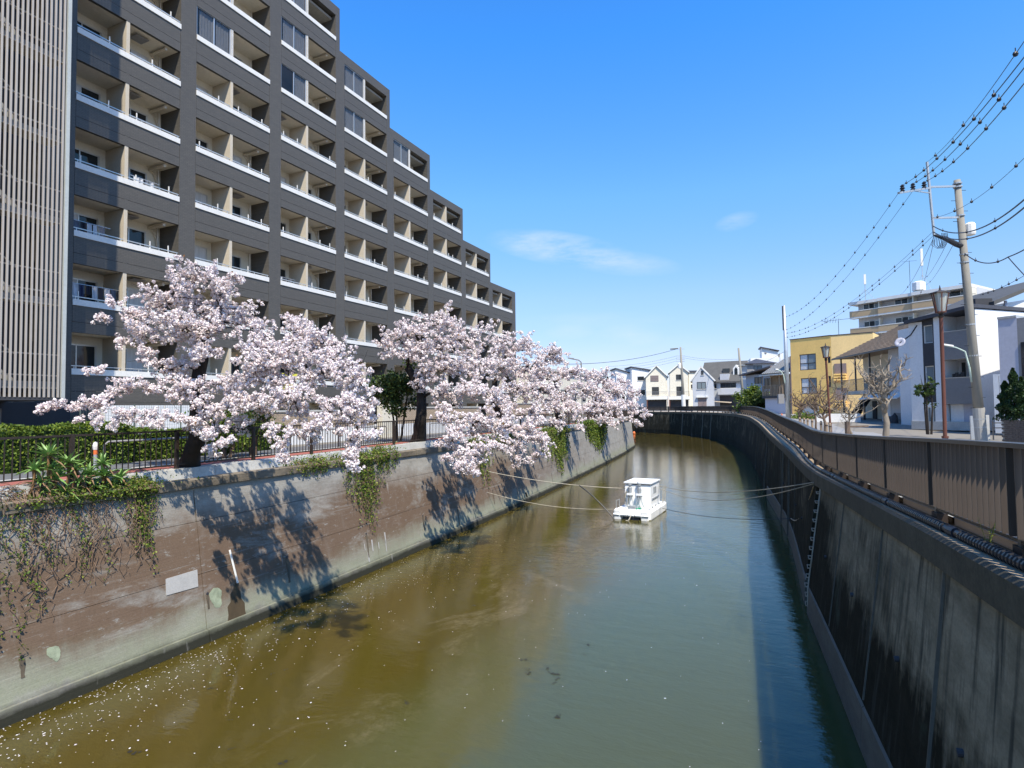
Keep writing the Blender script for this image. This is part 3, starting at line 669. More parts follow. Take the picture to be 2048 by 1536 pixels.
# repeated pieces
me_sp = MB(); me_sp.box(-.16, 0, 0, OW-.03, 0, .43); me_sp.box(-.16, 0, 0, OW-.03, .445, 1.13); me_sp = shared(me_sp, 'spandrel', M['tile'])
me_lg = MB(); me_lg.box(-.22, .035, 0, OW, 0, .25); me_lg = shared(me_lg, 'ledge', M['ledge'])
me_sl = MB(); me_sl.box(BK-FX, -.155, 0, OW, .02, .2); me_sl = shared(me_sl, 'slab', M['soffit'])
me_bw = MB(); me_bw.box(-.05, 0, 0, OW, 0, 2.75); me_bw = shared(me_bw, 'back wall', M['cream'])
me_pt = MB(); me_pt.box(BK-FX+.002, -.02, 0, .16, 0, 2.70); me_pt = shared(me_pt, 'partition', M['partition'])
me_pl = MB(); me_pl.box(-.001, .02, .0, 1.7, 0, .06); me_pl.box(-.001, .02, 0, .06, .06, 2.32); me_pl.box(-.001, .02, 1.64, 1.7, .06, 2.32); me_pl.box(-.001, .02, .06, 1.64, 2.26, 2.32); me_pl.box(-.001, .025, .83, .88, .06, 2.26)
me_wf = shared(me_pl, 'window frame', M['alu'])
me_pn = MB(); me_pn.box(.001, .008, 0, .77, 0, 2.20); me_pn = shared(me_pn, 'pane', M['glass'])
me_pc = MB(); me_pc.box(.001, .010, 0, .77, 0, 2.20); me_pc = shared(me_pc, 'curtained pane', M['curtain'])
me_ht = MB(); me_ht.box(-.3, .3, -.3, .3, -.03, 0); me_ht = shared(me_ht, 'hatch', M['siding'])
me_du = MB(); me_du.tube([(BK-FX+.05, 0, 0), (-.25, 0, .0)], .075, 8); me_du.tube([(BK-FX+.08, -.02, 0), (BK-FX+.10, .16, -.12), (BK-FX+.12, .36, -.5), (BK-FX+.12, .40, -1.2)], .045, 6); me_du = shared(me_du, 'duct', M['partition'])
me_hr = MB(); me_hr.box(-.03, .02, 0, OW, .10, .135)
for k in range(6): me_hr.box(-.015, .01, .12+k*.9, .15+k*.9, 0, .10)
me_hr = shared(me_hr, 'handrail', M['alu'])
me_bp = MB(); me_bp.box(-.02, .02, -.02, .02, 0, .36); me_bp = shared(me_bp, 'bracket post', M['ledge'])
me_pipe = MB(); me_pipe.tube([(0, 0, 0), (0, 0, 2.7)], .035, 6); me_pipe = shared(me_pipe, 'down pipe', M['ledge'])
me_ac = MB(); me_ac.box(0, .3, 0, .75, 0, .58); me_ac = shared(me_ac, 'air conditioner', M['ledge'])
ENC = {1: (9, 8, 7, 6), 2: (8, 7, 6), 3: (7, 6), 4: (6,)}
me_ef = MB()
for a, b, c, d in ((0, 2.08, 0, .05), (0, 2.08, 1.48, 1.53), (0, .05, .05, 1.48), (2.0, 2.08, .05, 1.48), (1.0, 1.06, .05, 1.48)): me_ef.box(-.10, -.04, a, b, c, d)
me_ef = shared(me_ef, 'flush window', M['alu'])
me_ep = MB(); me_ep.box(-.075, -.068, 0, .94, 0, 1.43); me_ep = shared(me_ep, 'flush pane', M['glass_clear'])
cur = MB()
for s in range(9):
    y = .02+s*.085; cur.quad((-.13+.02*(s % 2), y, 0), (-.13+.02*((s+1) % 2), y+.085, 0), (-.13+.02*((s+1) % 2), y+.085, 1.45), (-.13+.02*(s % 2), y, 1.45))
me_cu = mesh_of(cur, 'curtain'); me_cu.materials.append(M['curtain'])
me_post = MB(); me_post.box(-.12, .0, 0, .12, 0, 1.53); me_post = shared(me_post, 'window post', M['ledge'])
for i, y in enumerate(Y0):
    for k in range(-1 if i > 1 else 0, TOPK[i]+1):
        z = zk(k)
        if k >= 0 or i > 1:
            sp = inst('balcony_front', me_sp, apt, (FX-.006, y+.015, z-1.132)); inst('ledge', me_lg, sp, (FX, y, z))
        if k > 9: continue
        inst('floor_slab', me_sl, apt, (FX, y, z-1.13))
        inst('back_wall', me_bw, apt, (BK+.03, y, z-.95))
        inst('partition', me_pt, apt, (FX, y+2.06, z-.93))
        enc = i in ENC and k in ENC[i]
        for q, u in enumerate((.10, 2.30)):
            if enc and q == 0: continue
            w = inst('sliding_window', me_wf, apt, (BK+.03, y+u, z-.90))
            for j in (0, 1): inst('pane', me_pc if rnd.random() < .32 else me_pn, w, (BK+.03, y+u+.06+.79*j, z-.84))
        if enc:
            w = inst('window', me_ef, apt, (FX, y, z+.25))
            for j in (0, 1): inst('pane', me_ep, w, (FX, y+.055+1.005*j, z+.30))
            for c in ((.22, 1.18) if rnd.random() < .8 else (1.2,)): inst('curtain', me_cu, w, (FX, y+c, z+.28))
            inst('window_post', me_post, apt, (FX-.02, y+2.08, z+.25))
        else:
            inst('handrail', me_hr, sp if (k >= 0 or i > 1) else apt, (FX-.05, y, z+.25))
            for u in rnd.sample((.25, 1.35, 2.6, 3.3, 4.2), rnd.choice((1, 2, 2, 3))): inst('bracket_post', me_bp, apt, (FX-.06, y+u, z+.25))
        if (i in (0, 2) and rnd.random() < .9) or rnd.random() < .2: inst('duct', me_du, apt, (FX, y+4.12, z+HT-.14))
        if rnd.random() < .55: inst('ceiling_hatch', me_ht, apt, (FX-.75, y+rnd.choice((.55, 2.75, 3.1)), z+HT-.08))
        inst('down_pipe', me_pipe, apt, (BK+.10, y+4.55, z-.93))
        if rnd.random() < .85: inst('air_conditioner', me_ac, apt, (BK+.12, y+rnd.choice((1.3, 3.75)), z-.92))
# ground-floor front, partly hidden behind hedge and trees
mb = MB()
for i, y in enumerate(Y0[:2]): mb.box(BK, FX-.01, y, y+OW, ZG, zk(0)-1.14)
obj('ground_front', mb, M['tile'], apt)
mb = MB(); mb.box(FX-.1, FX+.02, 25.6, 27.0, 1.0, 2.2); obj('yellow_sign', mb, M['yellow_sign'], apt)
# washing on two balconies
def laundry(y, z, n, label):
    t = thing('washing', label, 'washing', (FX-.3, y, z))
    for i in range(n):
        c = rnd.choice(((.02, .02, .03), (.5, .5, .52), (.03, .04, .09), (.12, .13, .16), (.6, .6, .62)))
        key = 'cloth%.2f%.2f' % (c[0], c[2])
        if key not in M: M[key] = mat(key, c, .9, .2, 3)
        y0 = y+i*.26; w = rnd.uniform(.17, .24); h = rnd.uniform(.35, .65)
        mb = MB(); n_ = 4
        for a in range(n_):
            x0, x1 = FX-.30+.03*math.sin(a*2+i), FX-.30+.03*math.sin(a*2+2+i)
            mb.quad((x0, y0+w*a/n_, z), (x1, y0+w*(a+1)/n_, z), (x1+.02, y0+w*(a+1)/n_, z-h), (x0+.02, y0+w*a/n_, z-h))
        obj('garment', mb, M[key], t, recalc=False)
    mb = MB(); mb.tube([(FX-.30, y-.2, z+.02), (FX-.30, y+n*.26+.2, z+.02)], .014, 5); obj('pole', mb, M['alu'], t)
laundry(14.7, zk(1)+.95, 8, 'dark and white washing hung on a low balcony beside the slatted stair tower')
laundry(20.2, zk(3)+.45, 5, 'blue and white washing over the ledge of the second bay, fourth storey')
laundry(25.9, zk(2)+.55, 4, 'washing over the ledge at the left of the third bay')
laundry(22.6, zk(5)+.50, 4, 'pale washing behind the ledge high in the second bay')
laundry(33.6, zk(3)+.55, 3, 'small washing line in the fourth bay')
laundry(17.2, zk(3)+.6, 4, 'washing in the sunlit half of the first bay')
laundry(14.7, zk(2)+.75, 5, 'washing hung on the shaded balcony two floors above the cherry branch')

# ------------------------------------------------------------------ slatted stair tower
TX = -22.87; TY1 = 12.27
tw = thing('stair_tower', 'tall stair tower screened by pale vertical louvre slats', 'stair tower', (TX, 9, .55))
TOPZ = 31
slm = MB(); slm.box(-.05, .0, -.027, .027, 0, TOPZ-.55); slm = shared(slm, 'louvre slat', M['louvre'])
for i in range(44): inst('slat', slm, tw, (TX, TY1-.20-.141*i, .55))
mb = MB(); mb.box(TX-.25, TX+.03, TY1-.11, TY1, .45, TOPZ); obj('corner_post', mb, M['post_grey'], tw)
for k in range(11):
    z = .9+2.89*k
    mb = MB(); mb.box(TX-.9, TX-.18, 5.8, TY1-.12, z, z+.20); obj('landing', mb, M['conc'], tw)
    for dz in (-.05, .38, 1.1): mb = MB(); mb.box(TX-.14, TX-.09, 5.8, TY1-.12, z+dz, z+dz+.045); obj('tie_rail', mb, M['louvre'], tw)
    mb = MB(); mb.bar((TX-.7, 10.9, z+.1), (TX-.7, 7.6, z+2.85), .9, .22); obj('stair_flight', mb, M['conc'], tw)
    mb = MB(); mb.bar((TX-.35, 10.9, z+1.1), (TX-.35, 7.6, z+3.8), .045); obj('stair_rail', mb, M['louvre'], tw)
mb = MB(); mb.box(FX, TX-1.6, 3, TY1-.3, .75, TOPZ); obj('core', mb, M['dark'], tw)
mb = MB(); mb.box(FX, TX-.02, 3, TY1-.02, .45, .56); obj('underside', mb, M['dark'], tw)
mb = MB(); mb.box(FX-.02, TX-1.2, TY1-.25, TY1, .58, TOPZ); obj('end_wall', mb, M['tile'], tw)
for y in (10.25, 7.0): mb = MB(); mb.box(TX-.5, TX-.15, y-.13, y+.13, ZG, .45); obj('column', mb, M['post_grey'], tw)
mb = MB(); mb.box(FX, FX+.1, 3, 14.5, ZG, .45); obj('lobby_wall', mb, M['dark'], tw)
mb = MB()
for i in range(24): mb.box(FX+1.2, FX+1.23, 4+.33*i, 4.04+.33*i, ZG, .2)
obj('lobby_grille', mb, M['siding'], tw, kind='stuff')

# ------------------------------------------------------------------ things between the path and the block
def leafcloud(mb, pts, size, up=0.0, jit=1.0):
    """leaf-sized quads at the given points, facing every way"""
    n = len(pts); P = np.asarray(pts, float)
    d = nrs.normal(size=(n, 3)); d[:, 2] += up; d /= np.linalg.norm(d, axis=1)[:, None]
    e = nrs.normal(size=(n, 3)); s = np.cross(d, e); s /= np.linalg.norm(s, axis=1)[:, None]
    L = size*nrs.uniform(.6, 1.3, (n, 1)); W = L*.42
    a = P-d*L*.5; b = P+s*W; c = P+d*L*.6; e2 = P-s*W
    o = len(mb.v); mb.v += [tuple(v) for v in np.stack([a, b, c, e2], 1).reshape(-1, 3)]
    mb.f += [(o+4*i, o+4*i+1, o+4*i+2, o+4*i+3) for i in range(n)]
def hedge(x0, x1, y0, y1, z0, z1, n, label, size=.075):
    t = thing('hedge', label, 'hedge', ((x0+x1)/2, (y0+y1)/2, z0))
    mb = MB(); mb.box(x0+.12, x1-.12, y0+.1, y1-.1, z0, z1-.14); obj('inner_twigs', mb, M['leaf_conifer'], t)
    pts = []
    w, l, h = x1-x0, y1-y0, z1-z0
    for _ in range(n):
        f = rnd.random(); a, b = rnd.random(), rnd.random()
        j = abs(rnd.gauss(0, .07))
        top = w*l; side = l*h
        if f < top/(top+side*1.6): p = (x0+a*w, y0+b*l, z1-j+.06*math.sin(b*l*2.3)+.05*math.sin(a*9))
        elif f < (top+side*1.25)/(top+side*1.6): p = (x1-j+.05*math.sin(b*l*3.1), y0+b*l, z0+a*h)
        else: p = (x0+a*w, y0+j if rnd.random() < .5 else y1-j, z0+b*h)
        pts.append(p)
    leafcloud(mb2 := MB(), pts, size); obj('leaves', mb2, M['leaf_hedge'], t, recalc=False)
hedge(-20.6, -19.3, 2.5, 12.4, ZG, -.36, 15000, 'clipped green hedge under the slatted stair tower')
hedge(-20.9, -19.6, 12.6, 19.2, ZG, -.62, 11000, 'lower yellow-green hedge in front of the white storage boxes')
# broad-leaved shrub trees behind the railing
def shrub_tree(x, y, z0, h, rx, rz, n, label, m, bark, stems=3, size=.09, cz=None):
    t = thing('shrub_tree', label, 'tree', (x, y, z0)); mb = MB(); cz = cz or z0+h-rz
    pts = []
    for i in range(stems):
        a = i*2.1+rnd.random(); tip = Vector((x+math.cos(a)*rx*.5, y+math.sin(a)*rx*.5, cz+rz*.3))
        b = Vector((x+math.cos(a)*.12, y+math.sin(a)*.12, z0)); md = b.lerp(tip, .5)+Vector((rnd.uniform(-.1, .1), rnd.uniform(-.1, .1), .1))
        mb.tube([b, md, tip], [.06, .045, .02], 7)
        for j in range(5):
            e = tip+Vector((rnd.gauss(0, rx*.5), rnd.gauss(0, rx*.5), rnd.gauss(0, rz*.5))); mb.tube([md.lerp(tip, .4+.12*j), e], [.02, .006], 5)
    obj('trunk', mb, bark, t)
    cl = [Vector((x+rnd.gauss(0, rx*.48), y+rnd.gauss(0, rx*.48), cz+rnd.gauss(0, rz*.48))) for _ in range(26)]
    for i in range(n):
        c = rnd.choice(cl); r = rx*.30
        pts.append((c.x+rnd.gauss(0, r*.55), c.y+rnd.gauss(0, r*.55), c.z+rnd.gauss(0, r*.45)))
    leafcloud(mb2 := MB(), pts, size); obj('crown', mb2, m, t, recalc=False)
p = gp(452, 20.5, ZG); shrub_tree(p.x, p.y, ZG, 2.1, .85, .85, 4600, 'small olive-green tree with reddish stems behind the railing', M['leaf_hedge'], M['bark_red'], 3, .085)
p = gp(505, 21.5, ZG); shrub_tree(p.x, p.y, ZG, 1.9, .7, .8, 3200, 'small green shrub right of the olive-green tree', M['leaf_tree'], M['bark_red'], 2, .085)
p = gp(797, 30, ZG); shrub_tree(p.x, p.y, ZG, 4.3, 1.25, 1.05, 5200, 'dark evergreen tree with a round crown between two cherries', M['leaf_tree'], M['bark'], 3, .13, cz=1.15)
# white storage boxes and the wire mesh fence
wb = thing('storage_box', 'row of white storage cabinets at the foot of the dark block', 'storage cabinets', (-25.2, 16.6, ZG))
for i in range(3):
    y = 14.9+1.27*i; mb = MB(); mb.box(-25.9, -25.0, y+.015, y+1.24, ZG, .30); obj('cabinet', mb, M['white'], wb)
    mb = MB(); mb.box(-25.0, -24.96, y+.5, y+.75, -.25, -.12); obj('handle', mb, M['dark'], wb)
mf = thing('mesh_fence', 'thin green wire mesh fence before the white cabinets', 'fence', (-23.6, 16, ZG))
mb = MB()
for i in range(60): mb.box(-23.605, -23.595, 13.2+.1*i, 13.205+.1*i, ZG, .28)
for i in range(14): mb.box(-23.61, -23.606, 13.2, 19.2, ZG+.14*i, ZG+.006+.14*i)
M['mesh'] = mat('mesh wire', (.10, .13, .12), .5, .1, 3); obj('mesh', mb, M['mesh'], mf, kind='stuff')
for y in (13.2, 15.2, 17.2, 19.2): mb = MB(); mb.tube([(-23.6, y, ZG), (-23.6, y, .32)], .03, 6); obj('post', mb, M['mesh'], mf)
mb = MB(); mb.box(-23.0, -22.9, 18.3, 18.4, ZG, .05); tag(obj('pole', mb, mat('blue pole', (.04, .06, .20), .5, .1, 3)), 'short dark blue pole at the right end of the white cabinets', 'pole')
# tiled garden walls along the block
def tiled_wall(name, x, y0, y1, z1, label, zt=-.9, end=None):
    t = thing(name, label, 'wall', (x, (y0+y1)/2, ZG))
    mb = MB(); mb.box(x-.2, x, y0, y1, zt, z1-.09); obj('tile_face', mb, M['tile_beige'], t)
    mb = MB(); mb.box(x-.24, x+.04, y0-.02, y1+.02, z1-.09, z1); obj('cap', mb, M['conc_lt'], t)
    mb = MB(); mb.box(x-.22, x+.02, y0-.01, y1+.01, ZG, zt); obj('plinth', mb, M['white'], t)
tiled_wall('garden_wall', -21.4, 20.2, 27.5, .02, 'beige tiled garden wall with white plinth behind the nearest cherry')
mb = MB(); mb.box(-21.7, -21.3, 28.2, 29.6, ZG, .35); tag(obj('gate_pillar', mb, M['house_cream']), 'plain cream gate pillar below the round evergreen tree', 'pillar')
tiled_wall('garden_wall', -21.6, 30.0, 41, .15, 'beige tiled garden wall behind the second cherry trunk')
tiled_wall('garden_wall', -22.2, 43.5, 58, .45, 'beige tiled garden wall far along under the cherry branches')
gr = M['siding']
def hoop(y0, y1, x, label):
    mb = MB(); z = -1.62
    mb.tube([(x, y0, z), (x, y0, z+.72), (x, y0+.1, z+.8), (x, y1-.1, z+.8), (x, y1, z+.72), (x, y1, z)], .03, 6)
    tag(obj('guard_rail', mb, gr, smooth=True), label, 'guard rail', 'hoop guard rails along the kerb')
hoop(3.5, 7.4, lfen(6)-1.9, 'grey hoop guard rail on the kerb behind the aloe clump')
hoop(10.4, 13.6, lfen(12)-1.9, 'grey hoop guard rail on the kerb behind the nearest cherry trunk')
hoop(17.6, 20.4, lfen(19)-1.9, 'grey hoop guard rail in front of the tiled garden wall')
hoop(21.6, 24.0, lfen(22)-1.9, 'grey hoop guard rail between the first cherry crown and the evergreen')
hoop(28.5, 31.5, lfen(30)-1.9, 'grey hoop guard rail by the second cherry trunk')
bo = thing('bollard', 'short white bollard with orange band on the kerb', 'bollard', (lfen(11)-1.9, 10.15, -1.6))
mb = MB(); mb.lathe((lfen(11)-1.9, 10.15, -1.6), [(.05, 0), (.05, .45)], 10); obj('post', mb, M['galv'], bo)
mb = MB(); mb.lathe((lfen(11)-1.9, 10.15, -1.15), [(.052, 0), (.052, .13)], 10); obj('band', mb, M['orange'], bo)
mb = MB(); mb.lathe((lfen(11)-1.9, 10.15, -1.02), [(.06, 0), (.075, .1), (.05, .2), (.01, .22)], 10); obj('cap', mb, M['ledge'], bo)
# low cream building beyond the block
cb = thing('low_building', 'low cream building glimpsed behind the farther cherry crowns', 'building', (-31, 72, ZG))
F = Facade((-27, 63), (-27, 88))
mb = MB(); mb.box(-38, -27, 63, 88, ZG, 4.6); obj('wall', mb, M['house_cream'], cb)
mb = MB(); mb.box(-38.2, -26.7, 62.8, 88.2, 4.6, 4.9); obj('roof', mb, M['conc_lt'], cb)
for i in range(5):
    mb = MB(); mb.box(-26.99, -26.95, 65+4.4*i, 67+4.4*i, .8, 2.4); w = obj('window', mb, M['alu'], cb)
    mb = MB(); mb.box(-26.95, -26.94, 65.08+4.4*i, 66.92+4.4*i, .88, 2.32); obj('pane', mb, M['glass'], w)
# ------------------------------------------------------------------ cherry trees
RV, FV = Vector((_r[0], _r[1], 0)), Vector((_f[0], _f[1], 0))
def clusters_mesh(name, C, R, n, size, m, parent, upb=.15):
    """blossom clusters: n small petals-faces on a ball of radius R round each centre C"""
    C = np.asarray(C, float); k = len(C)
    d = nrs.normal(size=(k, n, 3)); d[:, :, 2] += upb; d /= np.linalg.norm(d, axis=2)[:, :, None]
    rr = R*nrs.uniform(.7, 1.35, (k, 1, 1))*nrs.uniform(.55, 1.05, (k, n, 1))
    P = (C[:, None, :] + d*rr).reshape(-1, 3)
    nn = (d + nrs.normal(size=d.shape)*.55).reshape(-1, 3); nn /= np.linalg.norm(nn, axis=1)[:, None]
    e = nrs.normal(size=nn.shape); a = np.cross(nn, e); a /= np.linalg.norm(a, axis=1)[:, None]; b = np.cross(nn, a)
    s = size*nrs.uniform(.7, 1.25, (len(P), 1))
    c0 = P+nn*s*.25
    # five-cornered cupped flower: rim points lifted, drawn as one pentagon
    ang = np.arange(5)*2*np.pi/5
    V = np.stack([P + a*s*np.cos(t) + b*s*np.sin(t) + nn*s*(.18 if i % 2 else .34) for i, t in enumerate(ang)], 1).reshape(-1, 3)
    me = bpy.data.meshes.new(name); N = len(P)
    me.vertices.add(N*5); me.vertices.foreach_set('co', (V - np.array(ORG[parent.name])).ravel().astype(np.float32))
    me.loops.add(N*5); me.loops.foreach_set('vertex_index', np.arange(N*5, dtype=np.int32))
    me.polygons.add(N); me.polygons.foreach_set('loop_start', np.arange(0, N*5, 5, dtype=np.int32))
    me.update(calc_edges=True); me.materials.append(m)
    o = bpy.data.objects.new(name, me); COL.objects.link(o); o.parent = parent; ORG[o.name] = ORG[parent.name]
    return o
def wander(a, b, n, amp, droop=0.0):
    a, b = Vector(a), Vector(b); L = (b-a).length; out = []; off = Vector((0, 0, 0))
    for i in range(n+1):
        f = i/n; env = math.sin(math.pi*f)
        off = off*.6 + Vector((rnd.gauss(0, 1), rnd.gauss(0, 1), rnd.gauss(0, .7)))*amp*L*.5
        out.append(a.lerp(b, f)+off*env + Vector((0, 0, droop*L*env)))
    return out
def cherry(label, trunk, tr, lobes, rad, npet, psize, per, leaf=0, seed=1, group='cherry trees in blossom along the railing'):
    rnd.seed(seed)
    base = Vector(trunk[0]); t = thing('cherry_tree', label, 'cherry tree', base, group)
    mt = MB(); pts = []
    for a, b in zip(trunk[:-1], trunk[1:]): pts += [Vector(a).lerp(Vector(b), f) + Vector((rnd.gauss(0, .02), rnd.gauss(0, .02), 0)) for f in (0, .33, .66)]
    pts.append(Vector(trunk[-1])); n = len(pts)
    rs = [tr*(1.30 if i == 0 else 1.0)*(1-.45*i/n) for i in range(n)]
    mt.tube(pts, rs, 12)
    nodes = [(p, r) for p, r in zip(pts[n//2:], rs[n//2:])]
    mb = MB(); tw = MB(); C = []; LF = []
    top = pts[-1]
    lobes = sorted(lobes, key=lambda l: (l[0]-top).length)
    for c, rx, ry, nc in lobes:
        best = min(nodes, key=lambda q: (q[0]-c).length + (.9*max(0, q[0].z-c.z)) + .35*(q[0]-top).length*.3)
        L = (c-best[0]).length
        r0 = min(best[1]*.72, .03+.035*L); path = wander(best[0], c, max(3, int(L/.35)), .10, .10)
        m = len(path); rr = [r0*(1-.7*i/(m-1)) for i in range(m)]
        mb.tube(path, rr, 7)
        nodes += list(zip(path[1:], rr[1:]))
        start = path[max(1, m//3):]
        ntw = max(3, int(nc/per)); cnt = 0
        for k in range(ntw):
            while True:
                u = Vector((rnd.uniform(-1, 1), rnd.uniform(-1, 1), rnd.uniform(-1, 1)))
                if .25 < u.length < 1: break
            if rnd.random() < .14: u *= 1.35
            e = c + RV*u.x*rx + FV*u.y*rx*.8 + Vector((0, 0, u.z*ry))
            s = min(rnd.sample(start, min(3, len(start))), key=lambda q: (q-e).length); lt = (e-s).length
            tp = wander(s, e, max(3, int(lt/.18)), .12, .06*(1 if u.z > -.3 else -1)); q = len(tp)
            tw.tube(tp, [.021*(1-.75*i/(q-1))*(rad/.075) for i in range(q)], 4, False)
            for j in range(per):
                f = (.22+.78*(j+rnd.random())/per)*(q-1); i = min(int(f), q-2)
                p = tp[i].lerp(tp[i+1], f-i); w = rad*1.25
                C.append(p+Vector((rnd.gauss(0, w), rnd.gauss(0, w), rnd.gauss(0, w*.8))))
                if leaf and rnd.random() < leaf: LF.append(p+Vector((rnd.gauss(0, w), rnd.gauss(0, w), rnd.gauss(0, w))))
            if rnd.random() < .3:
                e2 = tp[-1]+(tp[-1]-tp[-2]).normalized()*rnd.uniform(.1, .35); tw.tube([tp[-1], e2], [.006, .003], 3, False)
    obj('trunk', mt, M['bark'], t, smooth=True); obj('limbs', mb, M['bark'], t, smooth=True, recalc=False); obj('twigs', tw, M['bark'], t, recalc=False, kind='stuff')
    clusters_mesh('blossoms', [tuple(p) for p in C], rad, npet, psize, M['blossom'], t)
    if LF: leafcloud(l := MB(), [tuple(p) for p in LF], rad*1.3); obj('young_leaves', l, M['leaf_bronze'], t, recalc=False)
    return t
def lob(d, lst, k=1.0):
    out = []
    for px, py, rx, ry, dd, dens in lst:
        D = d+dd; out.append((at(px, py, D), rx*D/FOC, ry*D/FOC, int(dens*k)))
    return out
D1 = 16.6
b1 = Vector((lfen(11.75)-.26, 11.75, -1.6))
bx = lambda px, py, d: at(px, py, d)
cherry('nearest cherry tree, its white blossom hanging over the railing and canal wall', [b1, bx(392, 880, D1+.1), bx(396, 800, D1), bx(401, 740, D1), bx(412, 680, D1-.2)], .255,
       lob(D1, [(405, 560, 92, 34, 0, 300), (335, 600, 85, 42, -.4, 270), (440, 615, 100, 40, .3, 300), (300, 640, 60, 35, .4, 150), (470, 560, 28, 22, -.3, 50),
                (370, 655, 110, 38, -.7, 310), (290, 665, 55, 25, -.3, 90), (500, 655, 75, 38, .5, 190), (585, 665, 80, 42, .2, 240), (655, 690, 60, 45, -.4, 190),
                (560, 715, 80, 45, -1.2, 240), (640, 740, 90, 48, -1.0, 290), (710, 760, 45, 48, -1.6, 170), (500, 745, 62, 34, -.9, 150), (345, 735, 55, 30, -.4, 140), (330, 780, 55, 28, -.8, 120),
                (260, 775, 60, 20, -1.2, 105), (200, 800, 55, 17, -1.6, 75), (130, 812, 46, 12, -1.9, 36), (90, 818, 22, 8, -2.1, 13), (182, 742, 26, 10, -1.2, 18), (225, 605, 26, 12, -.2, 18),
                (215, 640, 22, 9, 0, 7), (240, 680, 14, 16, -.2, 9), (250, 830, 52, 18, -1.7, 80), (205, 855, 32, 12, -2.0, 24), (160, 838, 36, 16, -1.8, 20),
                (395, 845, 52, 34, -1.3, 130), (400, 705, 55, 30, -.9, 110), (385, 780, 46, 30, -1.0, 90), (440, 815, 52, 30, -1.2, 120), (450, 770, 45, 30, -.8, 90), (300, 715, 50, 26, -.6, 70), (420, 905, 18, 10, -1.6, 10), (540, 760, 60, 34, -1.2, 150), (320, 840, 50, 24, -1.5, 80), (260, 640, 40, 26, .1, 60), (520, 700, 60, 34, -.4, 130), (610, 690, 60, 36, -.2, 130), (455, 850, 62, 26, -1.0, 110), (390, 795, 24, 20, -1.0, 28), (505, 805, 70, 36, -1.4, 190), (590, 800, 75, 40, -2.0, 230), (680, 820, 66, 42, -2.2, 230), (735, 815, 32, 40, -2.3, 110),
                (620, 860, 60, 24, -2.6, 110), (700, 880, 48, 28, -2.6, 110), (735, 875, 24, 26, -2.8, 55), (552, 862, 24, 18, -2.2, 36), (560, 892, 14, 18, -2.6, 24), (568, 918, 12, 8, -2.7, 10),
                (700, 905, 14, 26, -2.9, 40), (708, 938, 10, 8, -3.0, 9), (455, 885, 26, 8, -1.9, 12), (420, 870, 20, 10, -1.8, 12)], 1.05), .052, 22, .0225, 9, .03, 3)
D2 = 28.5
b2 = Vector((lfen(24.6)-.30, 24.6, -1.6))
cherry('second cherry tree with thick dark trunk and pink-white crown before the block', [b2, bx(842, 830, D2-.2), bx(843, 780, D2), bx(815, 735, D2)], .30,
       lob(D2, [(880, 640, 58, 30, 0, 150), (820, 660, 62, 34, -.3, 180), (775, 690, 36, 32, 0, 95), (880, 690, 75, 40, -.6, 230), (945, 680, 60, 40, .6, 170), (820, 710, 58, 34, -.8, 160),
                (900, 735, 70, 38, -1.0, 220), (965, 735, 60, 42, -.6, 190), (850, 760, 40, 24, -.8, 75), (925, 780, 65, 30, -1.8, 170), (985, 790, 55, 34, -1.8, 150), (880, 790, 36, 18, -1.2, 50),
                (900, 830, 42, 26, -2.6, 100), (950, 845, 55, 34, -3.2, 170), (1000, 845, 45, 36, -3.2, 130), (905, 880, 40, 30, -3.8, 120), (950, 905, 46, 32, -4.2, 150), (925, 935, 34, 18, -4.6, 60), (955, 945, 20, 10, -4.8, 18), (890, 915, 20, 10, -4.2, 18), (990, 890, 36, 28, -3.6, 80)], 1.3), .072, 20, .032, 9, .06, 5)
D3 = 39
b3 = Vector((lfen(37)-.3, 37, -1.6))
cherry('third cherry tree, dense crown with arching limb over the fence', [b3, bx(985, 800, D3), bx(990, 760, D3)], .28,
       lob(D3, [(1000, 690, 55, 28, 0, 130), (1050, 690, 52, 28, .5, 130), (950, 720, 40, 30, -.5, 80), (1010, 735, 60, 34, -.6, 170), (1070, 735, 50, 34, 0, 140), (1110, 710, 28, 20, .4, 50), (1030, 780, 55, 30, -1.5, 140), (1090, 785, 50, 30, -1.2, 130),
                (1010, 815, 40, 22, -2.5, 90), (1070, 825, 50, 26, -2.6, 130), (1050, 855, 48, 28, -3.8, 130), (1085, 880, 36, 28, -4.2, 90), (1030, 885, 36, 26, -4.2, 80), (1075, 910, 26, 18, -4.6, 40), (1040, 915, 20, 14, -4.5, 24)], 1.3), .092, 19, .042, 9, .07, 7)
D4 = 52
b4 = Vector((lfen(49.5)-.3, 49.5, -1.6))
cherry('fourth cherry tree, pale crown in front of the low cream building', [b4, bx(1108, 800, D4), bx(1112, 765, D4)], .28,
       lob(D4, [(1095, 715, 45, 26, 0, 110), (1140, 745, 45, 24, 0, 120), (1080, 755, 40, 24, -.6, 90), (1125, 785, 48, 26, -1.2, 130), (1165, 780, 36, 24, -.5, 90), (1110, 815, 45, 20, -2.2, 100), (1150, 825, 40, 20, -2.4, 100), (1105, 850, 30, 18, -3.5, 50), (1160, 850, 24, 14, -3.2, 30)], 1.4), .118, 17, .055, 9, .06, 9)
D5 = 66
b5 = Vector((lfen(63)-.3, 63, -1.6))
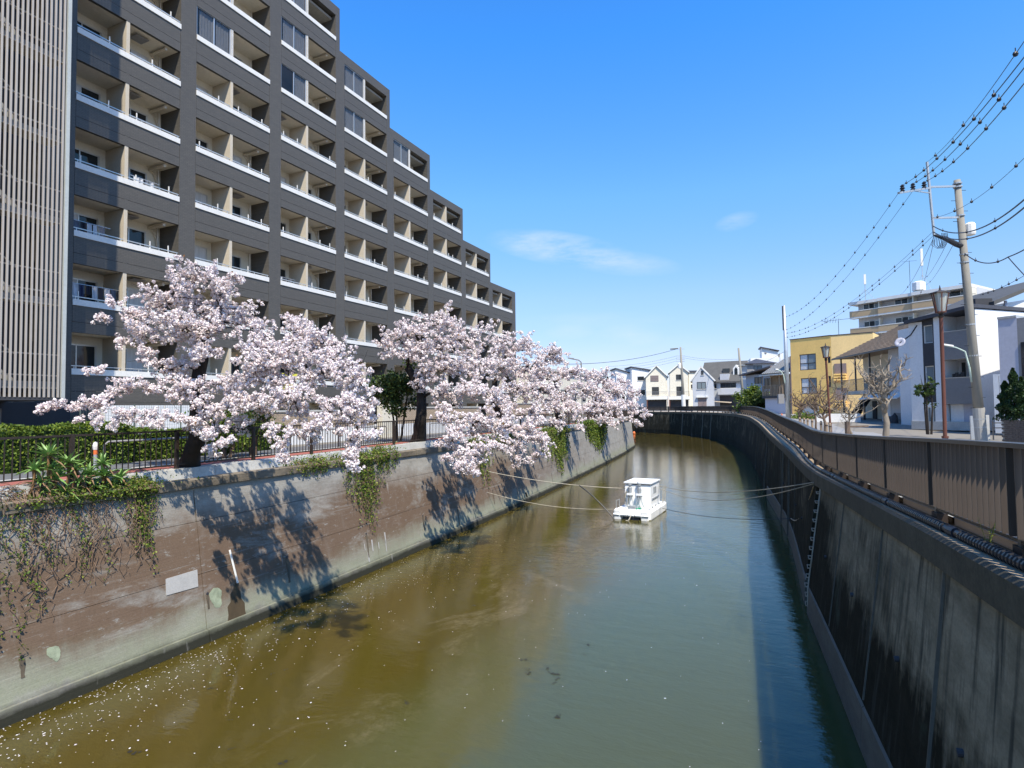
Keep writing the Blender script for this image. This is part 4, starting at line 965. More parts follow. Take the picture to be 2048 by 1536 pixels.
cherry('fifth cherry tree, finely twigged grey-pink crown towards the bend', [b5, bx(1192, 800, D5), bx(1195, 775, D5)], .28,
       lob(D5, [(1180, 750, 34, 20, 0, 90), (1215, 755, 34, 22, .5, 95), (1190, 785, 42, 24, -.8, 120), (1230, 785, 34, 22, 0, 90), (1200, 815, 44, 20, -2.0, 120), (1170, 820, 30, 16, -2.0, 60), (1235, 820, 30, 18, -1.5, 70), (1195, 840, 28, 10, -3, 40), (1225, 845, 22, 10, -2.8, 30)], 1.45), .14, 16, .067, 9, .05, 11)
D6 = 82
b6 = Vector((lfen(79)-.3, 79, -1.6))
cherry('farthest cherry tree, low branches reaching out over the water at the bend', [b6, bx(1246, 805, D6), bx(1248, 785, D6)], .28,
       lob(D6, [(1245, 765, 26, 18, 0, 70), (1225, 785, 26, 18, -.5, 60), (1262, 790, 26, 22, 0, 80), (1245, 815, 34, 18, -1.2, 100), (1275, 818, 24, 16, -1.0, 50), (1290, 828, 18, 9, -1.6, 20), (1262, 842, 20, 8, -2.2, 24), (1278, 850, 14, 5, -2.4, 9), (1230, 835, 22, 10, -1.6, 40)], 1.4), .16, 15, .08, 9, .04, 13)

# ------------------------------------------------------------------ plants on the left wall
def hanging(label, y0, y1, zt, len0, n, m, size=.055, bulge=.18, group=None, stems=True, cat='hanging plant', spill=.5):
    ymid = (y0+y1)/2; t = thing('hanging_ivy', label, cat, (wallx(ymid, -2), ymid, zt), group)
    ms = MB(); pts = []
    for i in range(n):
        y = rnd.gauss(ymid, (y1-y0)*.27); y = min(max(y, y0), y1)
        L = len0*rnd.uniform(.25, 1.0)*(1-.55*abs(y-ymid)/((y1-y0)*.5+.01))
        x = WL(y)-.95+rnd.uniform(-.1, .15); p = Vector((x, y, zt+rnd.uniform(0, .18))); path = [p]
        q = Vector((WL(y)-.50+rnd.uniform(0, bulge), y+rnd.gauss(0, .05), -1.95)); path.append(q)
        z = q.z; yy = q.y
        while z > -1.95-L:
            z -= .16; yy += rnd.gauss(0, .035); f = (-1.95-z)/max(L, .1)
            path.append(Vector((wallx(yy, z)+.03+bulge*rnd.random()*(1-f*.6), yy, z)))
        if stems: ms.tube(path, .006, 3, False)
        for a, b in zip(path[:-1], path[1:]):
            for k in range(max(1, int((b-a).length/.045))): 
                if rnd.random() < .85: pts.append(tuple(a.lerp(b, rnd.random())+Vector((rnd.uniform(-.01, .06), rnd.gauss(0, .05), rnd.gauss(0, .04)))))
    for i in range(int(n*14*spill)):                                   # the cushion on the ledge
        y = rnd.gauss(ymid, (y1-y0)*.3); pts.append((WL(y)-.85+rnd.gauss(0, .2), y, zt+abs(rnd.gauss(0, .12))-.05))
    if stems: obj('stems', ms, M['vine'], t, recalc=False)
    l = MB(); leafcloud(l, pts, size); obj('leaves', l, m, t, recalc=False); return t
def wy(px, py): return wpt(px, py)[0]
rnd.seed(21)
hanging('thick dark green ivy hanging below the first cherry crown', wy(690, 1000), wy(765, 990), -1.85, 3.0, 75, M['leaf_ivy'], .07, .22)
hanging('small yellowish ivy strand beside the aloe clump', wy(262, 1060), wy(312, 1050), -1.8, 2.1, 42, M['leaf_ivy'], .05, .12)
hanging('bright green cushion of weeds on the ledge after the first crown', wy(745, 925), wy(795, 930), -1.7, .9, 36, M['leaf_hedge'], .07, .1)
hanging('bright green weeds on the ledge between second and third cherry', wy(975, 890), wy(1035, 890), -1.75, .8, 50, M['leaf_hedge'], .10, .12)
hanging('long curtain of reddish and green ivy under the third cherry', wy(1085, 920), wy(1140, 910), -1.75, 3.7, 130, M['leaf_ivy'], .10, .3)
hanging('rounded bright yellow-green ivy mound falling over the wall near the bend', wy(1172, 880), wy(1212, 870), -1.55, 3.2, 120, M['leaf_hedge'], .13, .4, spill=1.6)
hanging('thin ivy hanging beneath the drooping second cherry', wy(945, 940), wy(985, 930), -1.8, 2.8, 40, M['leaf_ivy'], .085, .2)
hanging('sparse dark weeds on the ledge below the hanging blossom', wy(575, 950), wy(680, 930), -1.78, .35, 60, M['leaf_ivy'], .06, .05)
# tangled dry creeper at the left end
cr = thing('dry_creeper', 'tangled brown and yellow creeper covering the left end of the wall', 'creeper', (wallx(6, -2), 7, -2))
ms = MB(); pts = []
for i in range(170):
    y = rnd.uniform(5.4, 9.9); L = rnd.uniform(.4, 2.6)*(1.15 if y < 7.4 else .8)
    p = Vector((WL(y)-.8, y, -1.80+rnd.uniform(0, .15))); path = [p, Vector((WL(y)-.50, y+rnd.gauss(0, .1), -1.92))]; z = -1.95; yy = y
    while z > -1.95-L: z -= .11; yy += rnd.gauss(0, .07); path.append(Vector((wallx(yy, z)+rnd.uniform(.01, .10), yy, z)))
    ms.tube(path, rnd.choice((.004, .006, .009)), 4, False)
    if rnd.random() < (.42 if y < 7.2 else .12):
        for q in path[1:]:
            for _ in range(3): pts.append(tuple(q+Vector((rnd.uniform(0, .06), rnd.gauss(0, .05), rnd.gauss(0, .05)))))
for i in range(300):
    y = rnd.uniform(5.2, 8.6); a = Vector((WL(y)-.9+rnd.gauss(0, .12), y, -1.72+rnd.gauss(0, .06))); b = a+Vector((rnd.gauss(0, .2), rnd.gauss(0, .3), rnd.gauss(0, .10))); ms.tube([a, a.lerp(b, .5)+Vector((0, 0, .07)), b], .006, 4, False)
obj('stems', ms, M['vine'], cr, recalc=False); l = MB(); leafcloud(l, pts, .05); obj('leaves', l, M['leaf_ivy'], cr, recalc=False)
# aloes: rosettes of long toothed leaves on leaning stems
def aloe(px, py, s, label, dry=False):
    y = wy(px, 985); x = WL(y)-.74
    k = (x/ray(px, py)[0]); c = Vector(ray(px, py)*k)
    t = thing('aloe_plant', label, 'aloe', c, 'aloe rosettes on the ledge before the railing')
    ms = MB(); ms.tube([(x-.1, c.y+rnd.gauss(0, .1), -1.86), (x, c.y, (c.z-1.86)/2), c], [.035, .03, .025], 6); obj('stem', ms, M['aloe_dry'], t)
    for grp, n, mt_, el in (('leaf', 20, M['aloe'], (-.15, 1.25)), ('dry_leaf', 2, M['aloe_dry'], (-.9, -.4))):
        for i in range(n):
            a = i*2.4+rnd.random()*.5; e = rnd.uniform(*el); L = s*rnd.uniform(.75, 1.15); h = Vector((math.cos(a), math.sin(a), 0)); sd = Vector((-h.y, h.x, 0))
            pp = [c + h*(L*math.cos(e)*f) + Vector((0, 0, L*math.sin(e)*f - .25*L*f*f*max(.2, math.cos(e)))) for f in (0, .35, .7, 1)]
            w = [.036*s/.4, .033*s/.4, .020*s/.4, .002]; mb = MB(); vs = []
            for q, ww in zip(pp, w): vs += [q-sd*ww+Vector((0, 0, ww*.5)), q-Vector((0, 0, ww*.4)), q+sd*ww+Vector((0, 0, ww*.5))]
            fs = []
            for j in range(3):
                for kk in (0, 1): fs.append((j*3+kk, j*3+kk+1, (j+1)*3+kk+1, (j+1)*3+kk))
            mb.add(vs, fs); obj(grp, mb, mt_, t, recalc=False)
al = [(97, 892, .52, 'highest aloe rosette at the back of the clump'), (137, 907, .48, 'aloe rosette second from the top of the clump'), (68, 920, .44, 'leftmost aloe rosette of the clump by the railing'),
      (103, 917, .40, 'small aloe rosette between the leftmost and highest ones'), (205, 908, .44, 'aloe rosette with upright leaves right of the railing post'), (112, 938, .50, 'pale aloe rosette in the middle of the clump front'),
      (158, 944, .44, 'dark spiky aloe rosette low in the clump middle'), (177, 929, .44, 'aloe rosette between the dark spiky one and the upright one'), (207, 932, .54, 'largest bright aloe rosette in the right half of the clump'),
      (240, 937, .46, 'rightmost aloe rosette next to the ivy strand'), (130, 967, .46, 'lowest aloe rosette hanging over the coping'), (225, 955, .40, 'small drooping aloe rosette below the largest bright one'),
      (80, 945, .40, 'half-hidden aloe rosette below the leftmost one'), (150, 920, .42, 'aloe rosette tucked behind the dark spiky one'), (190, 955, .42, 'low aloe rosette right of the lowest one'), (95, 965, .36, 'low aloe rosette left of the lowest one'),
      (255, 955, .36, 'outermost low aloe rosette at the right foot of the clump'), (170, 975, .34, 'small aloe rosette peeping from the undergrowth at the coping')]
for px, py, s, lb in al: aloe(px, py+19, s*.84, lb)
hanging('dark undergrowth of leaves beneath the aloe clump', wy(60, 985), wy(300, 975), -1.90, .10, 120, M['leaf_ivy'], .055, .03, stems=False, cat='undergrowth', spill=2.2)
# ------------------------------------------------------------------ fallen petals and debris on the water
mb = MB(); P = []
for i in range(1050):
    y = 5+abs(rnd.gauss(0, 1))*9; x = WL(y)+.1+abs(rnd.gauss(0, 1))*(.55+.06*y if rnd.random() < .75 else 2.6)
    P.append((x, y))
for i in range(110): P.append((rnd.uniform(-11, -.5), rnd.uniform(8, 30)))
for x, y in P:
    a = rnd.uniform(0, 6.28); s = rnd.uniform(.008, .018)*(1 if rnd.random() < .8 else 1.6); c, d = math.cos(a)*s, math.sin(a)*s
    mb.quad((x+c, y+d, ZW+.007), (x-d*.7, y+c*.7, ZW+.009), (x-c, y-d, ZW+.007), (x+d*.7, y-c*.7, ZW+.008))
obj('petals', mb, M['petal'], kind='stuff', recalc=False)
def onwater(px, py): d = ray(px, py); return Vector(d*(ZW/d[2]))
mb = MB()
for px, py, r in ((815, 1405, .09), (570, 1340, .07), (420, 1378, .08), (548, 1347, .06), (270, 1505, .13), (465, 1497, .06), (566, 1530, .12), (460, 1440, .05), (455, 1352, .06), (1050, 1320, .11), (1105, 1348, .13), (1057, 1348, .10), (1115, 1358, .08), (1117, 1432, .11), (1178, 1290, .09), (1170, 1310, .06), (1095, 1337, .08), (1055, 1340, .07), (948, 1211, .10), (205, 1442, .06), (1107, 1367, .07)):
    p = onwater(px, py)
    for j in range(7):
        q = p+Vector((rnd.gauss(0, r*.55), rnd.gauss(0, r*.55), .006+.001*j)); a0 = rnd.random()*6; n = 7; r = r*.82
        mb.add([(q.x+math.cos(a0+6.283*k/n)*r*.5*rnd.uniform(.5, 1.1), q.y+math.sin(a0+6.283*k/n)*r*.5*rnd.uniform(.5, 1.1), q.z) for k in range(n)], [tuple(range(n))])
obj('floating_debris', mb, M['scum'], kind='stuff', recalc=False)
# ------------------------------------------------------------------ houses on the right bank
GZ = -1.75
def FA(px0, d0, px1, d1): return Facade(gp(px0, d0, GZ), gp(px1, d1, GZ))
def H(F, x0, y0, x1, y1, n=0.0):
    a, b = F.hit(x0, y0, n), F.hit(x1, y1, n); c, d = F.hit(x0, y1, n), F.hit(x1, y0, n)
    return ((a[0]+c[0])/2, (b[0]+d[0])/2, (b[1]+c[1])/2, (a[1]+d[1])/2)        # u0, u1, z0, z1
def wall_front(F, parent, u0, u1, z0, z1, holes, m, depth, reveal=.14, name='wall', top=None):
    us = sorted({u0, u1, *[h[0] for h in holes], *[h[1] for h in holes]}); zs = sorted({z0, z1, *[h[2] for h in holes], *[h[3] for h in holes]})
    mb = MB()
    for a, b in zip(us[:-1], us[1:]):
        for c, d in zip(zs[:-1], zs[1:]):
            if any(h[0] < (a+b)/2 < h[1] and h[2] < (c+d)/2 < h[3] for h in holes): continue
            mb.quad(F.p(a, 0, c), F.p(b, 0, c), F.p(b, 0, d), F.p(a, 0, d))
    for a, b, c, d in holes:
        for p, q in (((a, c), (b, c)), ((b, c), (b, d)), ((b, d), (a, d)), ((a, d), (a, c))):
            mb.quad(F.p(p[0], 0, p[1]), F.p(q[0], 0, q[1]), F.p(q[0], -reveal-.1, q[1]), F.p(p[0], -reveal-.1, p[1]))
    mb.boxF(F, u0, u1, -depth, -reveal-.06, z0, z1)
    for p, q in (((u0, z0), (u0, z1)), ((u0, z1), (u1, z1)), ((u1, z1), (u1, z0))):
        mb.quad(F.p(p[0], 0, p[1]), F.p(q[0], 0, q[1]), F.p(q[0], -reveal-.07, q[1]), F.p(p[0], -reveal-.07, p[1]))
    return obj(name, mb, m, parent, recalc=False)
def window(F, parent, h, fm=None, kind='slide', glass=None, n=-.09, t=.05, rail=None):
    u0, u1, z0, z1 = h; fm = fm or M['frame_dark']; mb = MB()
    mb.boxF(F, u0, u1, n-.03, n+.03, z0, z0+t); mb.boxF(F, u0, u1, n-.03, n+.03, z1-t, z1)
    mb.boxF(F, u0, u0+t, n-.03, n+.03, z0+t, z1-t); mb.boxF(F, u1-t, u1, n-.03, n+.03, z0+t, z1-t)
    k = 2 if kind == 'slide' else (3 if kind == 'three' else 1)
    us = [u0+t+(u1-u0-2*t)*i/k for i in range(k+1)]
    for u in us[1:-1]: mb.boxF(F, u-t/2, u+t/2, n-.03, n+.03, z0+t, z1-t)
    if rail: mb.boxF(F, u0+t, u1-t, n-.02, n+.035, rail, rail+t)
    w = obj('window', mb, fm, parent)
    for i in range(k):
        a = us[i]+(t/2 if i else 0); b = us[i+1]-(t/2 if i < k-1 else 0)
        mb = MB(); mb.boxF(F, a, b, n-.028, n-.018, z0+t, z1-t); obj('pane', mb, (glass[i % len(glass)] if glass else M['glass']), w)
    return w
def box_part(name, F, u0, u1, n0, n1, z0, z1, m, parent): mb = MB(); mb.boxF(F, u0, u1, n0, n1, z0, z1); return obj(name, mb, m, parent)
def railing(name, F, u0, u1, n, z0, z1, m, parent, step=.12, r=.012):
    mb = MB(); mb.boxF(F, u0, u1, n-.025, n+.025, z1-.05, z1); mb.boxF(F, u0, u1, n-.02, n+.02, z0, z0+.04); u = u0
    while u < u1: mb.boxF(F, u-r, u+r, n-r, n+r, z0+.04, z1-.05); u += step
    return obj(name, mb, m, parent)

# --- yellow three-storey block
F = FA(1585, 79, 1667, 74.5); yb = thing('apartment_building', 'bright yellow three-storey building with dark framed windows on the right bank', 'apartment block', F.p(F.len/2, 0, GZ))
zt = F.hit(1600, 678)[1]
h1 = H(F, 1599, 708, 1632, 740); h2 = H(F, 1602, 756, 1634, 788); h3 = H(F, 1604, 810, 1638, 834)
h4 = H(F, 1655, 713, 1661, 726); h5 = H(F, 1657, 752, 1662, 774)
wall_front(F, yb, 0, F.len, GZ, zt, [h1, h2, h3, h4, h5], M['yellow'], 9)
for h in (h1, h2): window(F, yb, h, glass=[M['curtain'], M['glass_blue']], t=.09, rail=h[2]+.4*(h[3]-h[2]))
window(F, yb, h4, kind='one'); window(F, yb, h5, kind='one')
box_part('garage_shutter', F, h3[0], h3[1], -.16, -.12, h3[2], h3[3], M['white'], yb)
box_part('canopy', F, h3[0]-.1, h3[1]+.1, .0, .5, h3[3], h3[3]+.12, M['frame_dark'], yb)
box_part('roof_edge', F, -.08, F.len, -9.05, .06, zt, zt+.10, M['frame_dark'], yb)
FS = Facade(F.p(0, -9, 0), F.p(0, 0, 0))
for y0, y1 in ((712, 748), (757, 776), (802, 815)):
    z1_, z0_ = F.hit(1586, y0)[1], F.hit(1586, y1)[1]
    mb = MB(); mb.boxF(F, -.03, .02, -4.5, -2.2, z0_, z1_); w = obj('window', mb, M['frame_dark'], yb)
    mb = MB(); mb.boxF(F, -.04, -.03, -4.4, -2.3, z0_+.08, z1_-.08); obj('pane', mb, M['glass_blue'], w)
mb = MB(); mb.boxF(F, -.14, .02, -.5, .03, GZ, F.hit(1586, 712)[1]); obj('drain_post', mb, M['brown_panel'], yb)
F2 = FA(1667, 74.5, 1752, 71.5); zt2 = zt-.02
wall_front(F2, yb, .004, F2.len, GZ, zt2, [], M['yellow_sun'], 9, name='wing_wall')
box_part('roof_edge', F2, 0, F2.len, -9, .05, zt2, zt2+.10, M['frame_dark'], yb)
for y0, y1, x0, x1 in ((727, 748, 1669, 1693), (776, 801, 1672, 1694)):
    a = H(F2, x0, y0, x1, y1); box_part('brown_panel', F2, a[0], a[1], .0, .12, a[2], a[3], M['brown_panel'], yb)
    b = H(F2, x0, y1+1, x1, y1+13); 
    for j in range(3): box_part('balcony_slat', F2, b[0], b[1], .0, .5, b[2]+j*.32, b[2]+j*.32+.2, M['yellow'], yb)
mb = MB(); c = F2.p(.3, -3, zt2); mb.tube([c, c+Vector((0, 0, 2.2))], .03, 5)
for j in range(6): mb.bar(c+Vector((-1.6+.32*j, .1*j, 2.0)), c+Vector((-1.5+.32*j, .1*j+.02, 2.55)), .03)
mb.bar(c+Vector((-1.8, -.1, 2.2)), c+Vector((1.4, .8, 2.5)), .04); tag(obj('aerial', mb, M['cable'], recalc=False), 'television aerial standing on the yellow roof', 'aerial')

# --- beige balcony block further back
F = FA(1704, 101, 1956, 86); F.o += F.n*0; bb = thing('apartment_building', 'beige balcony block rising behind the brown roof', 'apartment block', F.p(F.len/2, 0, GZ))
zt = F.hit(1704, 604)[1]; fh = 2.95
u1_, u2_ = F.hit(1758, 680)[0], F.hit(1828, 660)[0]
box_part('wall', F, .9, F.len, -12, -1.5, GZ, zt-.3, M['house_grey'], bb)
secs = ((0, u1_, -.35), (u1_, u2_, 0), (u2_, F.len, .35))
for (a, b, n) in secs:
    box_part('roof_slab', F, a+.003, b-.003, -12, n+.15, zt-.5, zt, M['ledge'], bb)
    for k in range(7):
        z = zt-fh*(k+1)+.35
        if z < GZ: break
        box_part('floor_slab', F, a+.003, b-.003, -1.5, n, z-.25, z, M['ledge'], bb)
        box_part('balcony_panel', F, a+.003, b-.003, n-.14, n+.02, z+.002, z+.95, M['beige_apt'], bb)
        box_part('coping_strip', F, a+.003, b-.003, n-.17, n+.05, z+.952, z+1.07, M['ledge'], bb)
        if k < 5:
            w = min(3.4, (b-a)*.42)
            for u in ((a+b)/2-w*.3, b-w*1.05):
                if u > .9: window(F, bb, (u, u+w*.9, z+.15, z+2.1), fm=M['alu'], n=-1.44, glass=[M['glass'], M['glass_blue']], t=.07)
    for k in range(6): box_part('partition', F, b-.16, b-.02, -1.5, n-.16, zt-fh*(k+1)+.36, zt-fh*k-.26, M['cream'], bb)
for px, h0, lab in ((1731, 4.3, 'slim mobile antenna mast on the left end of the beige roof'), (1846, 7, 'mobile antenna mast with box head on the middle of the beige roof')):
    p = gp(px, 99 if px < 1800 else 93, zt); an = thing('antenna_mast', lab, 'antenna', p)
    mb = MB(); mb.tube([p, p+Vector((0, 0, h0*.95))], .05, 6); obj('mast', mb, M['galv'], an)
    mb = MB(); q = p+Vector((0, 0, h0*.60))
    mb.box(q.x-.16, q.x+.16, q.y-.16, q.y+.16, q.z, q.z+h0*.38); obj('head', mb, M['ledge'], an)
    for s in (-1, 1): mb = MB(); mb.tube([p+Vector((s*1.3, .2, 0)), p+Vector((0, 0, h0*.4))], .03, 5); obj('stay', mb, M['galv'], an)
p = gp(1838, 93, zt); mb = MB(); mb.lathe(p, [(.9, .3), (.9, 1.5), (.5, 1.7), (.1, 1.75)], 12)
for s in (-.6, .6): mb.box(p.x+s-.06, p.x+s+.06, p.y-.06, p.y+.06, p.z, p.z+.35)
tag(obj('water_tank', mb, M['white']), 'round white water tank on the beige roof', 'water tank')
p = gp(1821, 95, zt); mb = MB(); mb.tube([p, p+Vector((0, 0, 5.5))], .03, 5); mb.bar(p+Vector((-1, 0, 5.4)), p+Vector((1, 0, 5.4)), .03); tag(obj('aerial', mb, M['cable']), 'thin T-shaped aerial on the beige roof', 'aerial')

# --- two-storey flats under the brown hipped roof
F = FA(1690, 60.5, 1850, 45.5); br = thing('apartment_house', 'two-storey grey flats with brown shingle hip roof and open gallery', 'house', F.p(F.len/2, 0, GZ))
ze = F.hit(1692, 716)[1]; L = F.len; ug = F.hit(1778, 760)[0]
hW = H(F, 1800, 726, 1821, 745)
wall_front(F, br, ug, L, GZ, ze, [hW], M['house_grey'], 7.5)
gw = wall_front(F, br, .5, ug-.004, GZ, ze, [], M['cream'], 7.4, name='gallery_wall'); 
gw.location = -F.n*1.7                                            # the gallery wall stands back
window(F, br, hW, glass=[M['glass'], M['glass_blue']])
zg = F.hit(1700, 783)[1]
box_part('gallery_floor', F, 0, ug+.3, -1.7, .35, zg-.32, zg, M['conc_lt'], br)
railing('gallery_railing', F, 0.1, ug, .28, zg+.02, zg+1.15, M['frame_dark'], br, .16)
for u in (.1, ug*.36, ug*.68): box_part('gallery_post', F, u, u+.12, .18, .30, zg, ze, M['frame_dark'], br)
for u, z in ((.12, GZ), (ug*.5, GZ)): box_part('gallery_post', F, u, u+.14, .05, .20, GZ, zg-.32, M['frame_dark'], br)
mb = MB(); mb.bar(F.p(.4, -.4, GZ), F.p(ug*.5, -.4, zg-.3), .9, .14); obj('staircase', mb, M['dark'], br)
for u in (ug*.25, ug*.6, ug*.85): box_part('door', F, u, u+.85, -1.68, -1.62, zg+.02, zg+2.0, M['siding'], br); box_part('door', F, u, u+.85, -1.68, -1.62, GZ, GZ+2.0, M['dark'], br)
ca = H(F, 1745, 792, 1826, 798); mb = MB(); mb.hexa([F.p(ca[0], 0, ca[3]+.25), F.p(ca[1], 0, ca[3]+.25), F.p(ca[1], 1.2, ca[2]), F.p(ca[0], 1.2, ca[2])]+[F.p(ca[0], 0, ca[3]+.33), F.p(ca[1], 0, ca[3]+.33), F.p(ca[1], 1.2, ca[2]+.08), F.p(ca[0], 1.2, ca[2]+.08)]); obj('canopy', mb, M['ledge'], br)
d1 = H(F, 1766, 800, 1783, 860); box_part('white_panel', F, d1[0], d1[1], .0, .06, GZ, d1[3], M['white'], br)
d2 = H(F, 1792, 826, 1820, 840); box_part('meter_shelf', F, d2[0], d2[1], .0, .2, d2[2], d2[3], M['siding'], br)
# hip roof as courses of shingles
zr = ze+2.75; ov = .75; e0, e1 = -ov, L+.3; r0 = 3.6
mb = MB(); 
mb.add([F.p(e0, ov, ze-.04), F.p(e1, ov, ze-.04), F.p(e1, -8.2, ze-.04), F.p(e0, -8.2, ze-.04), F.p(r0, -3.8, zr-.06), F.p(e1, -3.8, zr-.06)], [(0, 1, 5, 4), (0, 4, 3), (3, 4, 5, 2), (1, 2, 5), (0, 3, 2, 1)])
roof = obj('roof', mb, M['roof_brown'], br)
NC = 17
for i in range(NC):
    f, g = i/NC, (i+1.12)/NC; mb = MB()
    P = lambda f_, e, up: F.p(e0+(r0-e0)*f_ if e == 0 else e1, ov-(ov+3.8)*f_, ze+(zr-ze)*f_+up)
    mb.hexa([P(f, 0, .0), P(f, 1, .0), P(min(g, 1), 1, -.02), P(min(g, 1), 0, -.02), P(f, 0, .09), P(f, 1, .09), P(min(g, 1), 1, .012), P(min(g, 1), 0, .012)])
    obj('shingle', mb, M['roof_brown'], roof)
mb = MB(); mb.bar(F.p(e0, ov+.06, ze-.05), F.p(e1, ov+.06, ze-.05), .12, .12); obj('gutter', mb, M['frame_dark'], br)
mb = MB(); mb.bar(F.p(r0, -3.8, zr+.05), F.p(e1, -3.8, zr+.05), .25, .12); obj('ridge_cap', mb, M['frame_dark'], br)
p = F.p(F.hit(1724, 855)[0], 1.0, GZ); mb = MB(); mb.lathe(p, [(.28, 0), (.40, .75), (.42, .8), (.36, .8), (.34, .7)], 14); tag(obj('planter', mb, M['white'], smooth=True), 'large white planter tub before the flats', 'planter')
# covered scooter with a spare wheel against the flats
p = F.p(F.hit(1806, 855)[0], .9, GZ); sc = thing('scooter', 'scooter under a dark cover parked beside the white house', 'scooter', p)
mb = MB(); 
for i, (s, h, w) in enumerate(((-.9, .25, .15), (-.6, .75, .3), (-.1, .62, .34), (.4, .8, .3), (.75, .95, .28), (.95, .4, .15))): pass
secs_ = []
for s, h, w in ((-.95, .3, .10), (-.65, .8, .26), (-.1, .68, .32), (.4, .82, .30), (.72, 1.02, .26), (.95, .5, .12)):
    c = p+F.u*s; secs_.append([c+F.n*-w+Vector((0, 0, .12)), c+F.n*w+Vector((0, 0, .12)), c+F.n*w*.8+Vector((0, 0, h*.7)), c+Vector((0, 0, h)), c+F.n*-w*.8+Vector((0, 0, h*.7))])
sweep(mb, secs_); obj('cover', mb, M['dark'], sc)
for s in (-.55, .65):
    c = p+F.u*s+Vector((0, 0, .26)); ring = [c+F.u*.22*math.cos(a)+Vector((0, 0, .22*math.sin(a))) for a in np.linspace(0, 6.283, 15)]
    mb = MB(); mb.tube(ring, .05, 6, False); w = obj('tyre', mb, M['black'], sc)
    mb = MB(); mb.lathe(c, [(.10, -.03), (.10, .03)], 10); obj('hub', mb, M['galv'], sc)

# --- white three-storey house with ribbed grey balconies
A = gp(1825, 40, GZ); u = Vector((.71, -.704, 0)); F = Facade(A, A+u*6.6); wh = thing('house', 'white three-storey house with ribbed grey balconies facing the canal', 'house', F.p(3, 0, GZ))
zl = F.hit(1846, 640)[1]; X = lambda px, y=760: F.hit(px, y)[0]
ua, ub, uc, ud, ue = X(1848), X(1871), X(1886), X(1946), X(1949)
zb = [F.hit(1915, yy)[1] for yy in (662, 718, 756, 808)]
hs = [(ua+.08, ub-.08, F.hit(1858, a)[1], F.hit(1858, b)[1]) for a, b in ((686, 650), (768, 732))]
wall_front(F, wh, 0, ua, GZ, zl-.1, [], M['white'], 9)
hd = [H(F, 1854, 814, 1862, 846), H(F, 1864, 814, 1871, 846)]
wall_front(F, wh, ua+.003, ub, F.hit(1858, 805)[1], zl, hs, M['dark'], 8.9, name='dark_strip')
wall_front(F, wh, ua+.003, ub, GZ, F.hit(1858, 805)[1]-.003, hd, M['white'], 8.8, name='lower_wall')
for h in hs+hd: window(F, wh, h, fm=M['ledge'], kind='one', glass=[M['glass_blue']])
wall_front(F, wh, ub+.003, uc, GZ, zl+.12, [], M['white'], 9, name='white_pier')
rwl = wall_front(F, wh, uc+.003, ue, GZ, F.hit(1930, 622)[1]-.1, [], M['house_grey'], 7, name='recess_wall'); rwl.location = -F.n*1.5
for z0_, z1_, k in ((zb[1], zb[0], 15), (zb[3], zb[2], 14)):
    hgt = (z1_-z0_)/k
    bf = box_part('balcony_front', F, uc+.05, ue, -.12, 0, z0_, z1_, M['siding'], wh)
    for j in range(k): box_part('siding_board', F, uc+.05, ue+.02, .0, .035, z0_+hgt*j+.012, z0_+hgt*(j+1)-.012, M['siding'], bf)
    box_part('balcony_cap', F, uc+.02, ue+.03, -.16, .06, z1_, z1_+.05, M['alu'], wh); box_part('balcony_floor', F, uc+.05, ue, -1.5, -.12, z0_, z0_+.2, M['ledge'], wh)
    box_part('balcony_end', F, ue-.12, ue, -1.5, -.12, z0_, z1_, M['siding'], wh)
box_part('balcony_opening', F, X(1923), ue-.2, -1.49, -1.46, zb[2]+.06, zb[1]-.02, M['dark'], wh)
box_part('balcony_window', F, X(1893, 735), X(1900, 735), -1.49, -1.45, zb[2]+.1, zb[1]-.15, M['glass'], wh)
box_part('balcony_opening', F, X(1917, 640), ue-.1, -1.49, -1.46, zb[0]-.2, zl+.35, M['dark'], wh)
for u0_, u1_b, m_ in ((uc+.1, X(1915), 'white'), (X(1915)+.01, ue-.1, 'house_violet')): box_part('entrance_panel', F, u0_, u1_b, -.5, -.45, GZ+.5, zb[3]-.02, M[m_], wh)
box_part('plinth', F, -.03, ue, -1.5, .05, GZ, GZ+.55, M['conc_lt'], wh)
zq = F.hit(1946, 613)[1]; kq = (zq-zl)/ue; zR = lambda u_: zl+kq*u_; mb = MB(); mb.hexa([F.p(u_, n_, zR(u_)+o_) for o_ in (-.12, .10) for u_, n_ in ((-.12, .3), (ue+.28, .3), (ue+.28, -8.8), (-.12, -7.5))]); obj('roof', mb, M['roof_dark'], wh)
box_part('side_wall', F, ue+.004, ue+.2, -8.6, .0, GZ, zR(ue)-.16, M['white'], wh)
mb = MB()
for i in range(4): a = i*.17; mb.box(F.p(uc+.5+a, -.3, 0).x-.09, F.p(uc+.5+a, -.3, 0).x+.09, F.p(uc+.5+a, -.3, 0).y-.05, F.p(uc+.5+a, -.3, 0).y+.05, zb[2]+.06, zb[2]+.28+.08*(i % 2))
obj('shoes_and_pots', mb, M['black'], wh, kind='stuff')
c = F.p(-.25, .5, F.hit(1826, 684)[1]); dn = Vector((-.45, -.8, .35)).normalized(); da = dn.cross(Vector((0, 0, 1))).normalized(); db = da.cross(dn); mb = MB(); vs = []; fs = []
for k_, (r_, h_) in enumerate(((.0, .0), (.18, .02), (.33, .09), (.34, .06), (.18, -.02), (.0, -.04))):
    for j in range(18): a_ = 2*math.pi*j/18; vs.append(c+(da*math.cos(a_)+db*math.sin(a_))*max(r_, .004)+dn*h_)
    if k_: fs += [((k_-1)*18+j, (k_-1)*18+(j+1) % 18, k_*18+(j+1) % 18, k_*18+j) for j in range(18)]
mb.add(vs, fs); sd = thing('satellite_dish', 'round white satellite dish on the corner of the white house', 'satellite dish', c); obj('dish', mb, M['house_violet'], sd, smooth=True)
